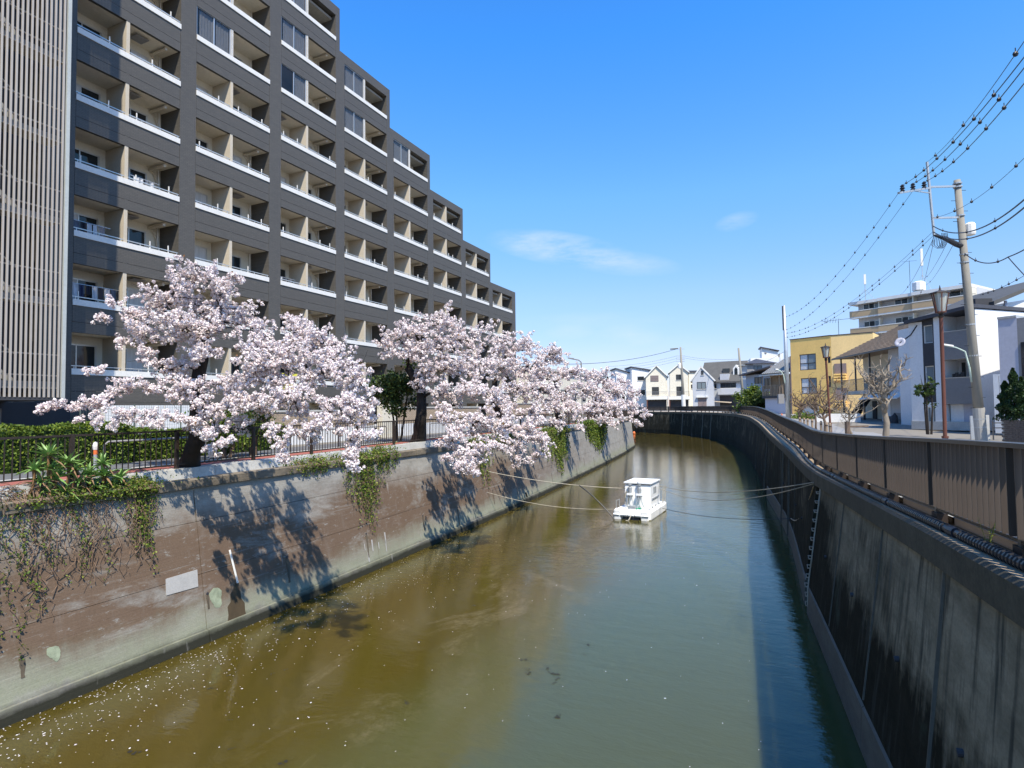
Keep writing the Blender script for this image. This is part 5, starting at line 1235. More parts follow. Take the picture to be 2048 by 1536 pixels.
mb = MB(); mb.tube([c+dn*.03, c+dn*.30-db*.08], .015, 5); obj('feed_arm', mb, M['cable'], sd)
mb = MB(); mb.tube([c, F.p(.15, .02, c.z+.5), F.p(.6, .02, zl-.3)], .04, 6); obj('arm', mb, M['cable'], sd)

# --- bright white gable end and the lilac-grey neighbour at the right edge
A = gp(1951, 38.5, GZ); F = Facade(A, A+Vector((.93, .37, 0))*12); nw = thing('house', 'bright white house wall in full sun behind the utility pole', 'house', F.p(3, 0, GZ))
zt = F.hit(1985, 607)[1]; L = F.len
mb = MB(); ul = F.hit(1952, 640)[0]
ur, zr = F.hit(2048, 578)
poly = [(0, GZ), (L, GZ), (L, F.hit(2110, 560)[1]), (F.hit(1985, 610)[0], F.hit(1985, 610)[1]), (F.hit(1984, 628)[0], F.hit(1984, 628)[1]), (0, F.hit(1952, 629)[1])]
mb.slab(F, poly, -8, 0); obj('wall', mb, M['white'], nw)
mb = MB(); a, b = F.hit(1978, 612), F.hit(2120, 553); mb.hexa([F.p(a[0], .45, a[1]), F.p(b[0], .45, b[1]), F.p(b[0], -8, b[1]), F.p(a[0], -8, a[1]), F.p(a[0], .45, a[1]+.25), F.p(b[0], .45, b[1]+.25), F.p(b[0], -8, b[1]+.25), F.p(a[0], -8, a[1]+.25)]); obj('roof', mb, M['roof_grey'], nw)
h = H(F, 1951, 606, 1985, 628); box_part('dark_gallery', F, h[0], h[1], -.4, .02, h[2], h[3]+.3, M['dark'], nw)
mb = MB(); q = [F.hit(*c) for c in ((1964, 700), (1966, 704), (1988, 710), (1993, 708))]; mb.tube([F.p(a, .15, z) for a, z in q], .08, 6); obj('drain_elbow', mb, M['ledge'], nw)
mb = MB(); q = [F.hit(*c) for c in ((2009, 602), (2011, 632))]; mb.tube([F.p(a, .08, z) for a, z in q], .09, 6); obj('down_pipe', mb, M['house_violet'], nw)
pol = [F.hit(*c) for c in ((1962, 745), (1984, 756), (1986, 815), (1990, 860), (1962, 868))]; mb = MB(); mb.slab(F, [(a, max(z, GZ+.01)) for a, z in pol], .5, .7); tag(obj('garden_wall', mb, M['house_grey']), 'grey garden wall with sloping top behind the utility pole', 'wall')
A = gp(1991, 33.5, GZ); F = Facade(A, A+Vector((.80, -.60, 0))*7); lv = thing('house', 'lilac-grey flat-roofed house at the right edge of the view', 'house', F.p(2, 0, GZ))
zt = F.hit(1994, 639)[1]; hL = H(F, 1993, 752, 2000, 808); uw = F.hit(2036, 700)[0]
wall_front(F, lv, F.hit(1998, 700)[0], uw, GZ, zt, [], M['house_violet'], 6)
wall_front(F, lv, uw+.003, 7, GZ, zt-.05, [], M['siding'], 6, name='dark_wing')
box_part('roof_edge', F, F.hit(1995, 640)[0], uw, -6, .05, zt, zt+.12, M['alu'], lv)
wall_front(F, lv, 0, F.hit(1998, 700)[0]-.003, GZ, hL[3]+.1, [(hL[0]+.12, hL[1]-.02, hL[2], hL[3])], M['white'], 3, name='porch_wall'); window(F, lv, (hL[0]+.12, hL[1]-.02, hL[2], hL[3]), kind='one')
box_part('side_window', F, uw+.15, uw+.6, 0, .05, zt-3.5, zt-1.4, M['glass'], lv)
# brick-fronted planter with conifers
bw = thing('brick_planter', 'brown brick planter wall under the conifers at the right edge', 'wall', gp(2030, 25, GZ))
Fp = Facade(gp(2004, 26, GZ), gp(2120, 23.5, GZ)); zp = Fp.hit(2020, 840)[1]
box_part('core', Fp, .02, Fp.len, -.5, -.03, GZ-.1, zp-.04, M['conc'], bw)
M['brick'] = mat('brown brick', (.15, .12, .10), .85, .25, 5, fine=.2)
rows = int((zp-GZ)/.085)
for r in range(rows):
    for c in range(10):
        u0_ = c*.26+(.13 if r % 2 else 0)
        mb = MB(); n_ = rnd.uniform(-.004, .006); mb.boxF(Fp, u0_+.005, u0_+.25, -.04, n_, zp-.085*(r+1)+.006, zp-.085*r-.004); obj('brick', mb, M['brick'], bw)
for k, (px, hh, d, lb) in enumerate(((2013, 1.75, 26.2, 'slender dark conifer at the left end of the brick planter'), (2030, 2.3, 25.8, 'taller dark conifer in the middle of the brick planter'), (2046, 1.9, 25.4, 'dark conifer cut off by the right edge of the view'))):
    p = gp(px, d, zp-.05); cf = thing('conifer', lb, 'conifer', p); mb = MB(); mb.tube([p, p+Vector((0, 0, hh*.9))], [.05, .01], 6); obj('trunk', mb, M['bark'], cf)
    pts = []
    for i in range(3800):
        f = rnd.random()**.7; r = (.42*(1-f)**.7+.03)*(0.8+.25*math.sin(f*23+k))*rnd.uniform(.75, 1.08); a = rnd.uniform(0, 6.283); pts.append((p.x+r*math.cos(a), p.y+r*math.sin(a), p.z+f*hh))
    l = MB(); leafcloud(l, pts, .085, .8); obj('foliage', l, M['leaf_conifer'], cf, recalc=False)

# --- houses round the far bend
def gable_house(label, F, z0, ze, zr, depth, m, roof, over=.35, cut=0):
    t = thing('house', label, 'house', F.p(F.len/2, 0, z0)); L = F.len; mid = L/2
    mb = MB(); mb.slab(F, [(0, z0), (L, z0), (L, ze), (mid, zr), (0, ze)], -depth, 0); obj('wall', mb, m, t)
    k = (zr-ze)/mid
    for s in (0, 1):
        e = -over if s == 0 else L+over; mb = MB()
        mb.slab(F, [(e, ze-over*k+.03), (mid, zr+.03), (mid, zr+.25), (e, ze-over*k+.25)] if s == 0 else [(mid, zr+.03), (e, ze-over*k+.03), (e, ze-over*k+.25), (mid, zr+.25)], -depth-.3, over); obj('roof', mb, roof, t)
        mb = MB(); a = F.p(e, over+.03, ze-over*k+.12); b = F.p(mid, over+.03, zr+.13); mb.bar(a, b, .05, .26); obj('barge_board', mb, M['ledge'], t)
    return t
def add_window(t, F, x0, y0, x1, y1, fm=None, kind='slide', glass=None, shutter=None):
    h = H(F, x0, y0, x1, y1, .03)
    if shutter:
        s = box_part('shutter', F, h[0], h[1], .0, .07, h[2], h[3], shutter, t)
        for j in range(4): box_part('slat', F, h[0], h[1], .07, .10, h[2]+(h[3]-h[2])*(j+.1)/4, h[2]+(h[3]-h[2])*(j+.8)/4, shutter, s)
        return
    w = window(F, t, h, fm, kind, glass, n=.03, t=.10)
    box_part('sill', F, h[0]-.1, h[1]+.1, 0, .14, h[2]-.08, h[2], M['ledge'], t)
ZF = -1.2
def cream(x0, x1, xr, d, ye, yr, label):
    F = FA(x0, d, x1, d-1.2); t = gable_house(label, F, ZF, F.hit((x0+x1)/2, ye)[1], F.hit((x0+x1)/2, yr)[1], 11, M['house_cream'], M['roof_dark']); return F, t
F, t = cream(1293, 1336, 0, 163, 753, 732, 'cream gabled house with brown shuttered window, left of the twin pair')
add_window(t, F, 1301, 751, 1317, 763, shutter=M['brown_panel']); add_window(t, F, 1304, 774, 1318, 790)
def cream_deck(F, t, x0, x1):
    a = H(F, x0, 793, x1, 799); box_part('deck', F, a[0], a[1], 0, 1.4, a[2], a[3], M['ledge'], t); railing('deck_railing', F, a[0], a[1], 1.3, a[3], a[3]+1.35, M['siding'], t, .28, .03)
    b = H(F, x0+2, 800, x1-2, 820); box_part('garage', F, b[0], b[1], .0, .05, ZF, b[3], M['dark'], t)
    box_part('garage_post', F, a[0], a[0]+.3, 1.0, 1.3, ZF, a[2], M['rust'], t); box_part('garage_post', F, a[1]-.3, a[1], 1.0, 1.3, ZF, a[2], M['house_cream'], t)
cream_deck(F, t, 1293, 1335)
F, t = cream(1341, 1378, 0, 161, 744, 729, 'cream gabled house with dark garage, right of the twin pair')
add_window(t, F, 1352, 749, 1365, 760); add_window(t, F, 1353, 773, 1366, 792); cream_deck(F, t, 1338, 1379)
F = FA(1379, 165, 1412, 165); t = thing('house', 'plain cream house wall filling the gap behind the pole', 'house', F.p(2, 0, ZF)); box_part('wall', F, 0, F.len, -9, 0, ZF, F.hit(1390, 745)[1], M['house_cream'], t); box_part('roof', F, -.3, F.len+.3, -9.3, .3, F.hit(1390, 745)[1], F.hit(1390, 741)[1], M['roof_dark'], t)
add_window(t, F, 1382, 769, 1385, 777)
for x0, x1, yl, yr, d, lb in ((1234, 1264, 738, 748, 170, 'white house with dark mono-pitch roof half hidden by the last cherry'), (1265, 1306, 735, 742, 167, 'white house with sloping dark roof left of the cream gables')):
    F = FA(x0, d, x1, d); t = thing('house', lb, 'house', F.p(2, 0, ZF)); a, b = F.hit(x0, yl)[1], F.hit(x1, yr)[1]
    mb = MB(); mb.slab(F, [(0, ZF), (F.len, ZF), (F.len, b), (0, a)], -9, 0); obj('wall', mb, M['white'], t)
    mb = MB(); mb.slab(F, [(-.3, a+.02), (F.len+.3, b-.02), (F.len+.3, b+.28), (-.3, a+.32)], -9.3, .35); obj('roof', mb, M['roof_dark'], t)
    if x0 > 1250: add_window(t, F, 1275, 753, 1288, 761); add_window(t, F, 1278, 780, 1290, 790)
# pale blue-grey house with steep front gable and big grey roof
d = 127; Fm = FA(1403, d+6, 1493, d+1); t = thing('house', 'pale grey house with steep front gable and dormer under a large grey roof', 'house', Fm.p(4, 0, ZF))
ze = Fm.hit(1450, 764)[1]; zr = Fm.hit(1450, 722)[1]
box_part('main_wall', Fm, 0, Fm.len, -9, 0, ZF, ze, M['house_blue'], t)
mb = MB(); a0 = Fm.hit(1410, 725)[0]
mb.hexa([Fm.p(-.2, .6, ze-.1), Fm.p(Fm.len+.3, .6, ze-.1), Fm.p(Fm.len-.2, -4.5, zr), Fm.p(-.2, -4.5, zr), Fm.p(-.2, .6, ze+.12), Fm.p(Fm.len+.3, .6, ze+.12), Fm.p(Fm.len-.2, -4.5, zr+.2), Fm.p(-.2, -4.5, zr+.2)])
mb.add([Fm.p(-.2, -4.5, zr), Fm.p(Fm.len, -4.5, zr), Fm.p(Fm.len, -9.5, ze), Fm.p(-.2, -9.5, ze)], [(0, 1, 2, 3)]); obj('roof', mb, M['roof_grey'], t)
mb = MB(); mb.slab(Facade(Fm.p(Fm.len-.05, -9, 0), Fm.p(Fm.len-.05, 0, 0)), [(0, ze), (9, ze), (4.5, zr)], -.2, 0); obj('gable_wall', mb, M['ledge'], t)
Fg = Facade(gp(1386, d-1, ZF), gp(1428, d-2.5, ZF)); zge, zgr = Fg.hit(1406, 760)[1], Fg.hit(1404, 735)[1]; L = Fg.len
mb = MB(); mb.slab(Fg, [(0, ZF), (L, ZF), (L, zge), (L*.43, zgr), (0, zge)], -5, 0); obj('gable_wall', mb, M['house_grey'], t)
mb = MB(); mb.slab(Fg, [(-.4, zge-.4), (L*.43, zgr+.05), (L+.4, zge-.4), (L+.4, zge-.1), (L*.43, zgr+.35), (-.4, zge-.1)], -7, .02); obj('gable_roof', mb, M['roof_grey'], t)
mb = MB(); mb.bar(Fg.p(-.4, .1, zge-.25), Fg.p(L*.43, .1, zgr+.2), .12, .3); mb2 = MB(); mb2.bar(Fg.p(L*.43, .1, zgr+.2), Fg.p(L+.4, .1, zge-.25), .12, .3); obj('barge_board', mb, M['ledge'], t); obj('barge_board', mb2, M['ledge'], t)
add_window(t, Fg, 1394, 764, 1412, 778, fm=M['roof_dark'], glass=[M['glass_blue']]); add_window(t, Fg, 1402, 741, 1407, 750, kind='one')
g = H(Fg, 1396, 795, 1413, 812); box_part('garage_shutter', Fg, g[0], g[1], 0, .06, ZF, g[3], M['brown_panel'], t); box_part('garage_canopy', Fg, g[0]-.3, g[1]+.3, 0, .5, g[3], g[3]+.25, M['ledge'], t)
add_window(t, Fm, 1426, 768, 1433, 777, kind='one')
b = H(Fm, 1438, 777, 1484, 789); box_part('balcony', Fm, b[0], b[1], 0, 1.3, b[2], b[3], M['house_grey'], t)
add_window(t, Fm, 1441, 766, 1472, 776, kind='three')
b = H(Fm, 1440, 791, 1486, 812); box_part('car_port', Fm, b[0], b[1], 0, .1, ZF, b[3], M['dark'], t)
b = H(Fm, 1440, 748, 1458, 760, .2); box_part('dormer_balcony', Fm, b[0], b[1], -2.6, .3, b[2], b[3], M['house_grey'], t)
dw = H(Fm, 1445, 737, 1459, 748, -1.6); box_part('dormer_window', Fm, dw[0], dw[1], -2.5, -1.5, dw[2], dw[3], M['glass'], t)
dd = H(Fm, 1466, 732, 1478, 752, -1); Fd = Facade(Fm.p(dd[0], -1, 0), Fm.p(dd[1], -1, 0)); mb = MB(); mb.slab(Fd, [(0, dd[2]), (Fd.len, dd[2]), (Fd.len, dd[3]-.5), (Fd.len/2, dd[3]+.3), (0, dd[3]-.5)], -3, 0); obj('dormer', mb, M['ledge'], t)
mb = MB(); mb.slab(Fd, [(.3, dd[2]+.3), (Fd.len-.3, dd[2]+.3), (Fd.len-.3, dd[3]-.7), (Fd.len/2, dd[3]-.2), (.3, dd[3]-.7)], .02, .05); obj('dormer_pane', mb, M['glass'], t)
mb = MB(); mb.hexa([Fm.p(x_, n_, z_) for x_, n_, z_ in ((b[1]*.5, .2, 1.0), (b[1]*.5+3.6, .2, .7), (b[1]*.5+3.6, 1.5, .5), (b[1]*.5, 1.5, .8))]+[Fm.p(x_, n_, z_) for x_, n_, z_ in ((b[1]*.5, .2, 1.08), (b[1]*.5+3.6, .2, .78), (b[1]*.5+3.6, 1.5, .58), (b[1]*.5, 1.5, .88))]); obj('awning', mb, M['plank'], t)
# white cubic house behind
F = FA(1504, 128, 1570, 126); t = thing('house', 'white cubic house with a tall slanted stair head behind the others', 'house', F.p(3, 0, ZF))
box_part('wall', F, 0, F.len, -9, -.1, ZF, F.hit(1510, 716)[1], M['white'], t)
h = H(F, 1524, 694, 1556, 726); mb = MB(); mb.slab(F, [(h[0], 3), (h[1], 3), (h[1], F.hit(1556, 703)[1]), (h[0], F.hit(1524, 695)[1])], -5, -.3); obj('stair_head', mb, M['white'], t)
mb = MB(); mb.slab(F, [(h[0]-.3, F.hit(1524, 695)[1]), (h[1]+.3, F.hit(1556, 702)[1]), (h[1]+.3, F.hit(1556, 700.5)[1]), (h[0]-.3, F.hit(1524, 693)[1])], -5.3, .1); obj('roof', mb, M['roof_dark'], t)
h = H(F, 1529, 704, 1533, 708, -.3); mb = MB(); c = F.p((h[0]+h[1])/2, -.25, (h[2]+h[3])/2); mb.ball(c, .22, 10, (1, .3, 1)); obj('round_vent', mb, M['siding'], t)
box_part('side_block', F, F.hit(1560, 710)[0], F.len, -6, 0, ZF, F.hit(1565, 706)[1], M['white'], t)
F = FA(1497, 108, 1552, 107); t = thing('house', 'house with dark low hip roof and wide upper window between grey house and steel pole', 'house', F.p(3, 0, ZF)); ze = F.hit(1520, 727)[1]
box_part('wall', F, 0, F.len, -8, 0, ZF, ze, M['house_grey'], t); mb = MB(); mb.add([F.p(-.5, .6, ze), F.p(F.len+.5, .6, ze), F.p(F.len+.5, -8.5, ze), F.p(-.5, -8.5, ze), F.p(F.len*.45, -3, ze+1.1), F.p(F.len*.6, -5, ze+1.1)], [(0, 1, 4), (1, 2, 5, 4), (2, 3, 5), (3, 0, 4, 5), (0, 3, 2, 1)]); obj('roof', mb, M['roof_dark'], t)
add_window(t, F, 1507, 731, 1524, 740, glass=[M['glass_blue']]); b = H(F, 1494, 728, 1506, 748); box_part('dark_wall', F, b[0], b[1], 0, .05, b[2], b[3], M['siding'], t)
F = FA(1494, 96, 1530, 92); t = thing('house', 'blue-grey shaded house with dark upper window beside the hedge', 'house', F.p(2, 0, ZF)); ze = F.hit(1500, 750)[1]
box_part('wall', F, 0, F.len, -8, 0, ZF, ze, M['house_violet'], t); mb = MB(); mb.hexa([F.p(-.6, .9, ze-.1), F.p(F.len+2.5, .9, ze+.9), F.p(F.len+2.5, -7, ze+1.2), F.p(-.6, -7, ze+.1), F.p(-.6, .9, ze+.1), F.p(F.len+2.5, .9, ze+1.1), F.p(F.len+2.5, -7, ze+1.4), F.p(-.6, -7, ze+.3)]); obj('roof', mb, M['brown_panel'], t)
add_window(t, F, 1509, 754, 1523, 768)
F = FA(1527, 84, 1570, 80); t = thing('house', 'weathered wooden house with balcony and grey metal roof beside the steel pole', 'house', F.p(2, 0, ZF)); ze = F.hit(1545, 751)[1]
box_part('wall', F, .3, F.len, -7, -1.2, ZF, ze, M['wood'], t); zd = F.hit(1545, 792)[1]
box_part('balcony_floor', F, 0, F.len, -1.2, .1, zd-.3, zd, M['dark'], t); box_part('lower_wall', F, .2, F.len, -1.2, -.2, ZF, zd-.3, M['house_violet'], t)
railing('balcony_railing', F, 0, F.len, .0, zd, zd+1.5, M['wood'], t, .3, .05); box_part('eave', F, -.1, F.len+.2, -1.2, .5, ze, ze+.12, M['ledge'], t)
for u_ in (0.05, F.len*.4, F.len*.8): box_part('balcony_post', F, u_, u_+.12, .0, .1, zd, ze, M['wood'], t)
h = H(F, 1529, 756, 1543, 778, -1.15); window(F, t, h, n=-1.14)
rf_ = F.hit(1540, 729)[1]; mb = MB(); mb.hexa([F.p(.2, .3, ze+.15), F.p(F.len+.5, .3, ze+.15), F.p(F.len+.5, -4, rf_+1), F.p(.2, -4, rf_+1), F.p(.2, .3, ze+.3), F.p(F.len+.5, .3, ze+.3), F.p(F.len+.5, -4, rf_+1.15), F.p(.2, -4, rf_+1.15)]); rr = obj('roof', mb, M['roof_grey'], t)
for j in range(10): mb = MB(); u_ = .3+(F.len)*j/9.5; mb.bar(F.p(u_, .3, ze+.33), F.p(u_, -4, rf_+1.18), .09, .07); obj('roof_seam', mb, M['alu'], rr)
for px, d, rx, rz, n, hh, m_, lb in ((1500, 92, 1.9, 1.6, 2600, 3.6, 'leaf_hedge', 'pale flowering shrub in front of the grey house'), (1512, 90, 1.7, 1.9, 2600, 4.0, 'leaf_hedge', 'yellow-green shrub between two dark ones'), (1522, 88, 1.8, 2.2, 3200, 4.4, 'leaf_tree', 'dark green shrub beside the wooden house')):
    p = gp(px, d, -1.4); shrub_tree(p.x, p.y, -1.4, hh, rx, rz, n, lb, M[m_], M['bark'], 3, .28, cz=.7)
for px, d, w, hh, lb in ((1625, 60, 1.5, 1.0, 'low olive bush at the foot of the yellow block'), (1598, 62, 1.1, .6, 'low green planting at the left corner of the yellow block')):
    p = gp(px, d, -1.75); shrub_tree(p.x, p.y, -1.75, hh, w, hh*.5, 1500, lb, M['leaf_hedge'], M['bark'], 2, .14)
# near shrub before the white house
p = gp(1858, 33, GZ); shrub_tree(p.x, p.y, GZ, 3.1, .40, .7, 420, 'sparse dark shrub climbing before the white house', M['leaf_tree'], M['bark'], 3, .16, cz=.7)
mb = MB(); p = gp(1690, 52, -1.7); mb.box(p.x-2.2, p.x+1.2, p.y, p.y+.15, -1.7, -.85); tag(obj('low_wall', mb, M['white']), 'low white wall in the sun before the yellow block', 'wall')
# ------------------------------------------------------------------ work boat and its ropes
rnd.seed(5)
b0, b1_, b2_ = onwater(1224, 1037), onwater(1300, 1043), onwater(1331, 1008)
bu = (b1_-b0); W = bu.length; bu.normalize(); bv = Vector((-bu.y, bu.x, 0))
if bv.y < 0: bv = -bv
BL = 4.3
bt = thing('work_boat', 'white catamaran work boat with boxy cabin moored in mid canal', 'boat', b0+bu*W/2+bv*BL/2)
B = lambda u, v, z: b0+bu*u+bv*v+Vector((0, 0, z))
def bbox(u0, u1, v0, v1, z0, z1, ch=0.0):
    return [B(u0+ch, v0+ch, z0), B(u1-ch, v0+ch, z0), B(u1-ch, v1-ch, z0), B(u0+ch, v1-ch, z0), B(u0, v0, z1), B(u1, v0, z1), B(u1, v1, z1), B(u0, v1, z1)]
hw = .62
for u0 in (0, W-hw):
    mb = MB(); secs = []
    for v, k in ((0, .55), (.25, 1), (BL-.8, 1), (BL-.2, .8), (BL, .45)):
        c = u0+hw/2; h = hw/2*k
        secs.append([B(c-h*.7, v, -.25), B(c+h*.7, v, -.25), B(c+h, v, .05), B(c+h, v, .40), B(c+h*.8, v, .47), B(c-h*.8, v, .47), B(c-h, v, .40), B(c-h, v, .05)])
    sweep(mb, secs); obj('hull', mb, M['boat'], bt)
mb = MB(); mb.hexa(bbox(hw*.7, W-hw*.7, .12, BL-.3, .30, .44)); obj('deck', mb, M['boat'], bt)
for j in range(5):
    a = .06+j*(W-.12)/5; mb = MB(); mb.hexa([B(a+.03, -.02, .18), B(a+(W-.12)/5-.03, -.02, .18), B(a+(W-.12)/5-.03, .45, .48), B(a+.03, .45, .48), B(a+.03, -.06, .26), B(a+(W-.12)/5-.03, -.06, .26), B(a+(W-.12)/5-.03, .40, .53), B(a+.03, .40, .53)]); obj('bow_plank', mb, M['boat'], bt)
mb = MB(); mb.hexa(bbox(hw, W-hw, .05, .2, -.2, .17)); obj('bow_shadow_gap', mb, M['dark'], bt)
cu0, cu1, cv0, cv1, cz = .36, W-.26, 1.25, 3.3, 1.86
mb = MB(); mb.hexa([B(cu0, cv0, .44), B(cu1, cv0, .44), B(cu1, cv1, .44), B(cu0, cv1, .44), B(cu0+.02, cv0+.10, cz-.1), B(cu1-.02, cv0+.10, cz-.1), B(cu1-.02, cv1, cz), B(cu0+.02, cv1, cz)])
cabin = obj('cabin', mb, M['boat'], bt)
mb = MB(); mb.hexa(bbox(cu0-.04, cu1+.04, cv0+.02, cv1+.06, cz-.02, cz+.05)); obj('roof', mb, M['boat'], cabin)
for v in (1.9, 2.25): mb = MB(); mb.hexa(bbox(cu1-.012, cu1+.01, v, v+.22, 1.25, 1.6)); obj('vent', mb, M['boat_grey'], cabin)
mb = MB(); mb.hexa(bbox(cu1-.01, cu1+.04, 1.5, 3.0, .95, 1.02)); obj('rubbing_strip', mb, M['boat_grey'], cabin)
for i, u in enumerate((cu0+.36, cu1-.62)):
    mb = MB(); mb.hexa(bbox(u-.16, u+.16, cv0-.25, cv0+.08, 1.20, 1.30)); obj('bracket', mb, M['boat'], cabin)
    mb = MB(); c = B(u, cv0-.08, 1.30); mb.lathe(c, [(.11, 0), (.11, .32), (.06, .36), (.06, .44), (.10, .45), (.10, .52)], 12); obj('pump_head', mb, M['galv'], cabin)
    for s in (-.08, .0, .09):
        mb = MB(); mb.tube([B(u+s, cv0-.12, 1.2), B(u+s*1.6, cv0-.2, .9), B(u+s*2.6+.05, cv0-.3, .62), B(u+s*3+.25, cv0-.42, .50)], .022, 6); obj('hose', mb, M['boat_grey'], cabin)
mb = MB(); mb.ball(B(cu1-.62, cv0-.08, 1.92), .12, 12); obj('beacon', mb, M['dome'], bt, smooth=True)
mb = MB(); ring = [B(cu0+.14, cv0-.04, 1.0)+bu*.09*math.cos(a)+Vector((0, 0, .38*math.sin(a))) for a in np.linspace(0, 6.283, 17)]; mb.tube(ring, .028, 6, False); obj('hose_coil', mb, M['rope'], bt)
for r in (.26, .20, .14):
    mb = MB(); mb.tube([B(W*.52+r*math.cos(a), .95+r*math.sin(a), .47+.04*(3-r*10)*.3) for a in np.linspace(0, 6.283, 15)], .035, 6, False); obj('rope_coil', mb, M['green_rope'], bt)
for v in (3.3, 3.6, 3.95): mb = MB(); mb.tube([B(W-.12, v, .45), B(W-.05, v+.05, 1.5)], .022, 6); obj('stanchion', mb, M['rope'], bt)
M['stain'] = mat('waterline stain', (.22, .20, .12), .8, .3, 4)
for u0 in (0, W-hw):
    mb = MB(); c0, c1 = u0+.05, u0+hw-.05; mb.hexa([B(c0, .10, -.06), B(c1, .10, -.06), B(c1+.03, BL-.55, -.06), B(c0-.03, BL-.55, -.06), B(c0-.035, .12, .055), B(c1+.035, .12, .055), B(c1+.055, BL-.6, .055), B(c0-.055, BL-.6, .055)]); obj('waterline_stain', mb, M['stain'], bt)
for v in (.5, 1.1): mb = MB(); mb.tube([B(.10, v, .47), B(.10, v, .95)], .018, 6); obj('stanchion', mb, M['galv'], bt)
mb = MB(); mb.tube([B(.10, .5, .93), B(.10, 1.1, .93)], .015, 6); obj('hand_rail', mb, M['galv'], bt)
mb = MB(); mb.hexa(bbox(cu0+.75, cu0+1.2, cv0-.005, cv0+.06, .55, 1.55)); obj('hatch_door', mb, M['boat'], cabin)
mb = MB(); mb.hexa(bbox(.75, 1.15, .55, .85, .46, .66)); obj('equipment_case', mb, M['boat_grey'], bt)
for j in range(4): mb = MB(); mb.lathe(B(W-.22, .7+j*.75, .47), [(.03, 0), (.03, .06), (.06, .07), (.06, .10)], 8); obj('cleat', mb, M['boat_grey'], bt)
def sagline(a, b, sag, n=22):
    a, b = Vector(a), Vector(b); return [a.lerp(b, i/n)-Vector((0, 0, sag*4*(i/n)*(1-i/n))) for i in range(n+1)]
def cable(name, label, cat, a, b, sag, r, m, group=None, n=22):
    mb = MB(); mb.tube(sagline(a, b, sag, n), r, 5); return tag(obj(name, mb, m, recalc=False), label, cat, group)
def wallp(px, py): y, z = wpt(px, py); return Vector((wallx(y, z)+.02, y, z))
L1 = wallp(975, 943); L2 = wallp(975, 985); Rr = Vector((rb(21)[2]-.02, 21.0, -2.45))
cable('mooring_rope', 'upper pale rope from the left wall to the cabin of the work boat', 'rope', L1, B(cu0, cv0+.3, 1.5), .18, .022, M['rope'])
cable('mooring_rope', 'lower pale rope from the left wall sagging to the bow of the work boat', 'rope', L2, B(.1, .2, .5), .30, .016, M['rope'])
cable('mooring_rope', 'double pale rope from the right wall top by the rungs to the boat', 'rope', Rr, B(cu1, cv1-.2, 1.55), .35, .016, M['rope'])
cable('mooring_rope', 'second strand of the double pale rope, hanging slightly lower', 'rope', Rr+Vector((0, .05, -.05)), B(cu1, cv1-.1, 1.4), .62, .014, M['rope'])
w = rb(29); R2 = Vector((w[0]+.12, 29, -5.0))
cable('mooring_rope', 'thin dark line just above the water from the boat stern to the right wall', 'rope', B(W+.1, 2.4, .35), R2, .25, .014, M['cable'])
pts = sagline(Rr+Vector((0, .2, -.15)), R2, .45, 60); mb = MB(); mb.tube(pts, [.028 if i % 2 else .016 for i in range(61)], 5); tag(obj('chain', mb, M['rung'], recalc=False), 'rusty chain sagging down the right wall below the pale ropes', 'chain')
hp = B(-.2, -.3, -.1); hs = L1.lerp(B(cu0, cv0+.3, 1.5), .66)
mb = MB(); mb.tube(sagline(hs-Vector((0, 0, .16)), hp+bu*.55, -.15, 16), .035, 6); tag(obj('hose', mb, M['black'], recalc=False), 'black hose slanting from the upper rope into the water at the bow', 'hose')
mb = MB(); mb.tube([B(W*.55, .6, .5), B(W*.52, .0, .30), B(W*.48, -.25, .02), B(W*.36, -.35, -.05)], .03, 6); tag(obj('bow_line', mb, M['rope']), 'pale line hanging over the bow planks into the water', 'rope')
pb = onwater(1268, 868); mb = MB(); mb.ball(pb+Vector((0, 0, .2)), .34, 12, (1, 1, 1.2)); tag(obj('buoy', mb, M['orange'], smooth=True), 'orange buoy floating by the far wall beyond the bend', 'buoy')

# ------------------------------------------------------------------ street furniture on the right bank
def lantern(px, d, ztop_px, label):
    p = gp(px, d, -1.9); top = at(px-12, ztop_px, d); H_ = top.z-p.z; t = thing('street_lamp', label, 'street lamp', p, 'lantern lamps along the street')
    lean = Vector((top.x-p.x, top.y-p.y, 0))*.0+(Vector((top.x, top.y, 0))-Vector((p.x, p.y, 0)))
    P = lambda f: Vector((p.x, p.y, p.z))+lean*f+Vector((0, 0, H_*f)); hd = .86
    mb = MB(); mb.tube([P(0), P(.14)], .085, 12); mb.tube([P(.14), P(.15)], .10, 12); mb.tube([P(.15), P(hd-.02)], .058, 12); obj('post', mb, M['rust'], t)
    c = P(hd); k = .30; hh = H_*.112
    mb = MB(); mb.lathe(c+Vector((0, 0, -.16)), [(.06, 0), (.09, .06), (.05, .10), (.13, .17)], 12); obj('collar', mb, M['brown_metal'], t)
    bmz, tpz = .14, .235
    mb = MB(); 
    for i in range(6):
        a = math.pi/6+i*math.pi/3; q0 = c+Vector((bmz*math.cos(a), bmz*math.sin(a), .02)); q1 = c+Vector((tpz*math.cos(a), tpz*math.sin(a), hh)); mb.bar(q0, q1, .028)
    mb.lathe(c, [(bmz+.02, 0), (bmz+.02, .035)], 6); obj('lantern_frame', mb, M['rust'], t)
    mb = MB(); mb.lathe(c+Vector((0, 0, .036)), [(bmz-.02, 0), (tpz-.02, hh-.04)], 6); obj('lantern_glass', mb, M['lamp_glass'], t)
    mb = MB(); mb.lathe(c+Vector((0, 0, hh)), [(tpz+.04, 0), (tpz+.03, .04), (.05, .10), (.03, .12), (.02, .20), (.006, .27)], 6); obj('lantern_cap', mb, M['brown_metal'], t)
    return t
lantern(1892, 19, 577, 'near brown lantern street lamp before the white house')
lantern(1662, 34.5, 690, 'farther brown lantern street lamp before the yellow block')
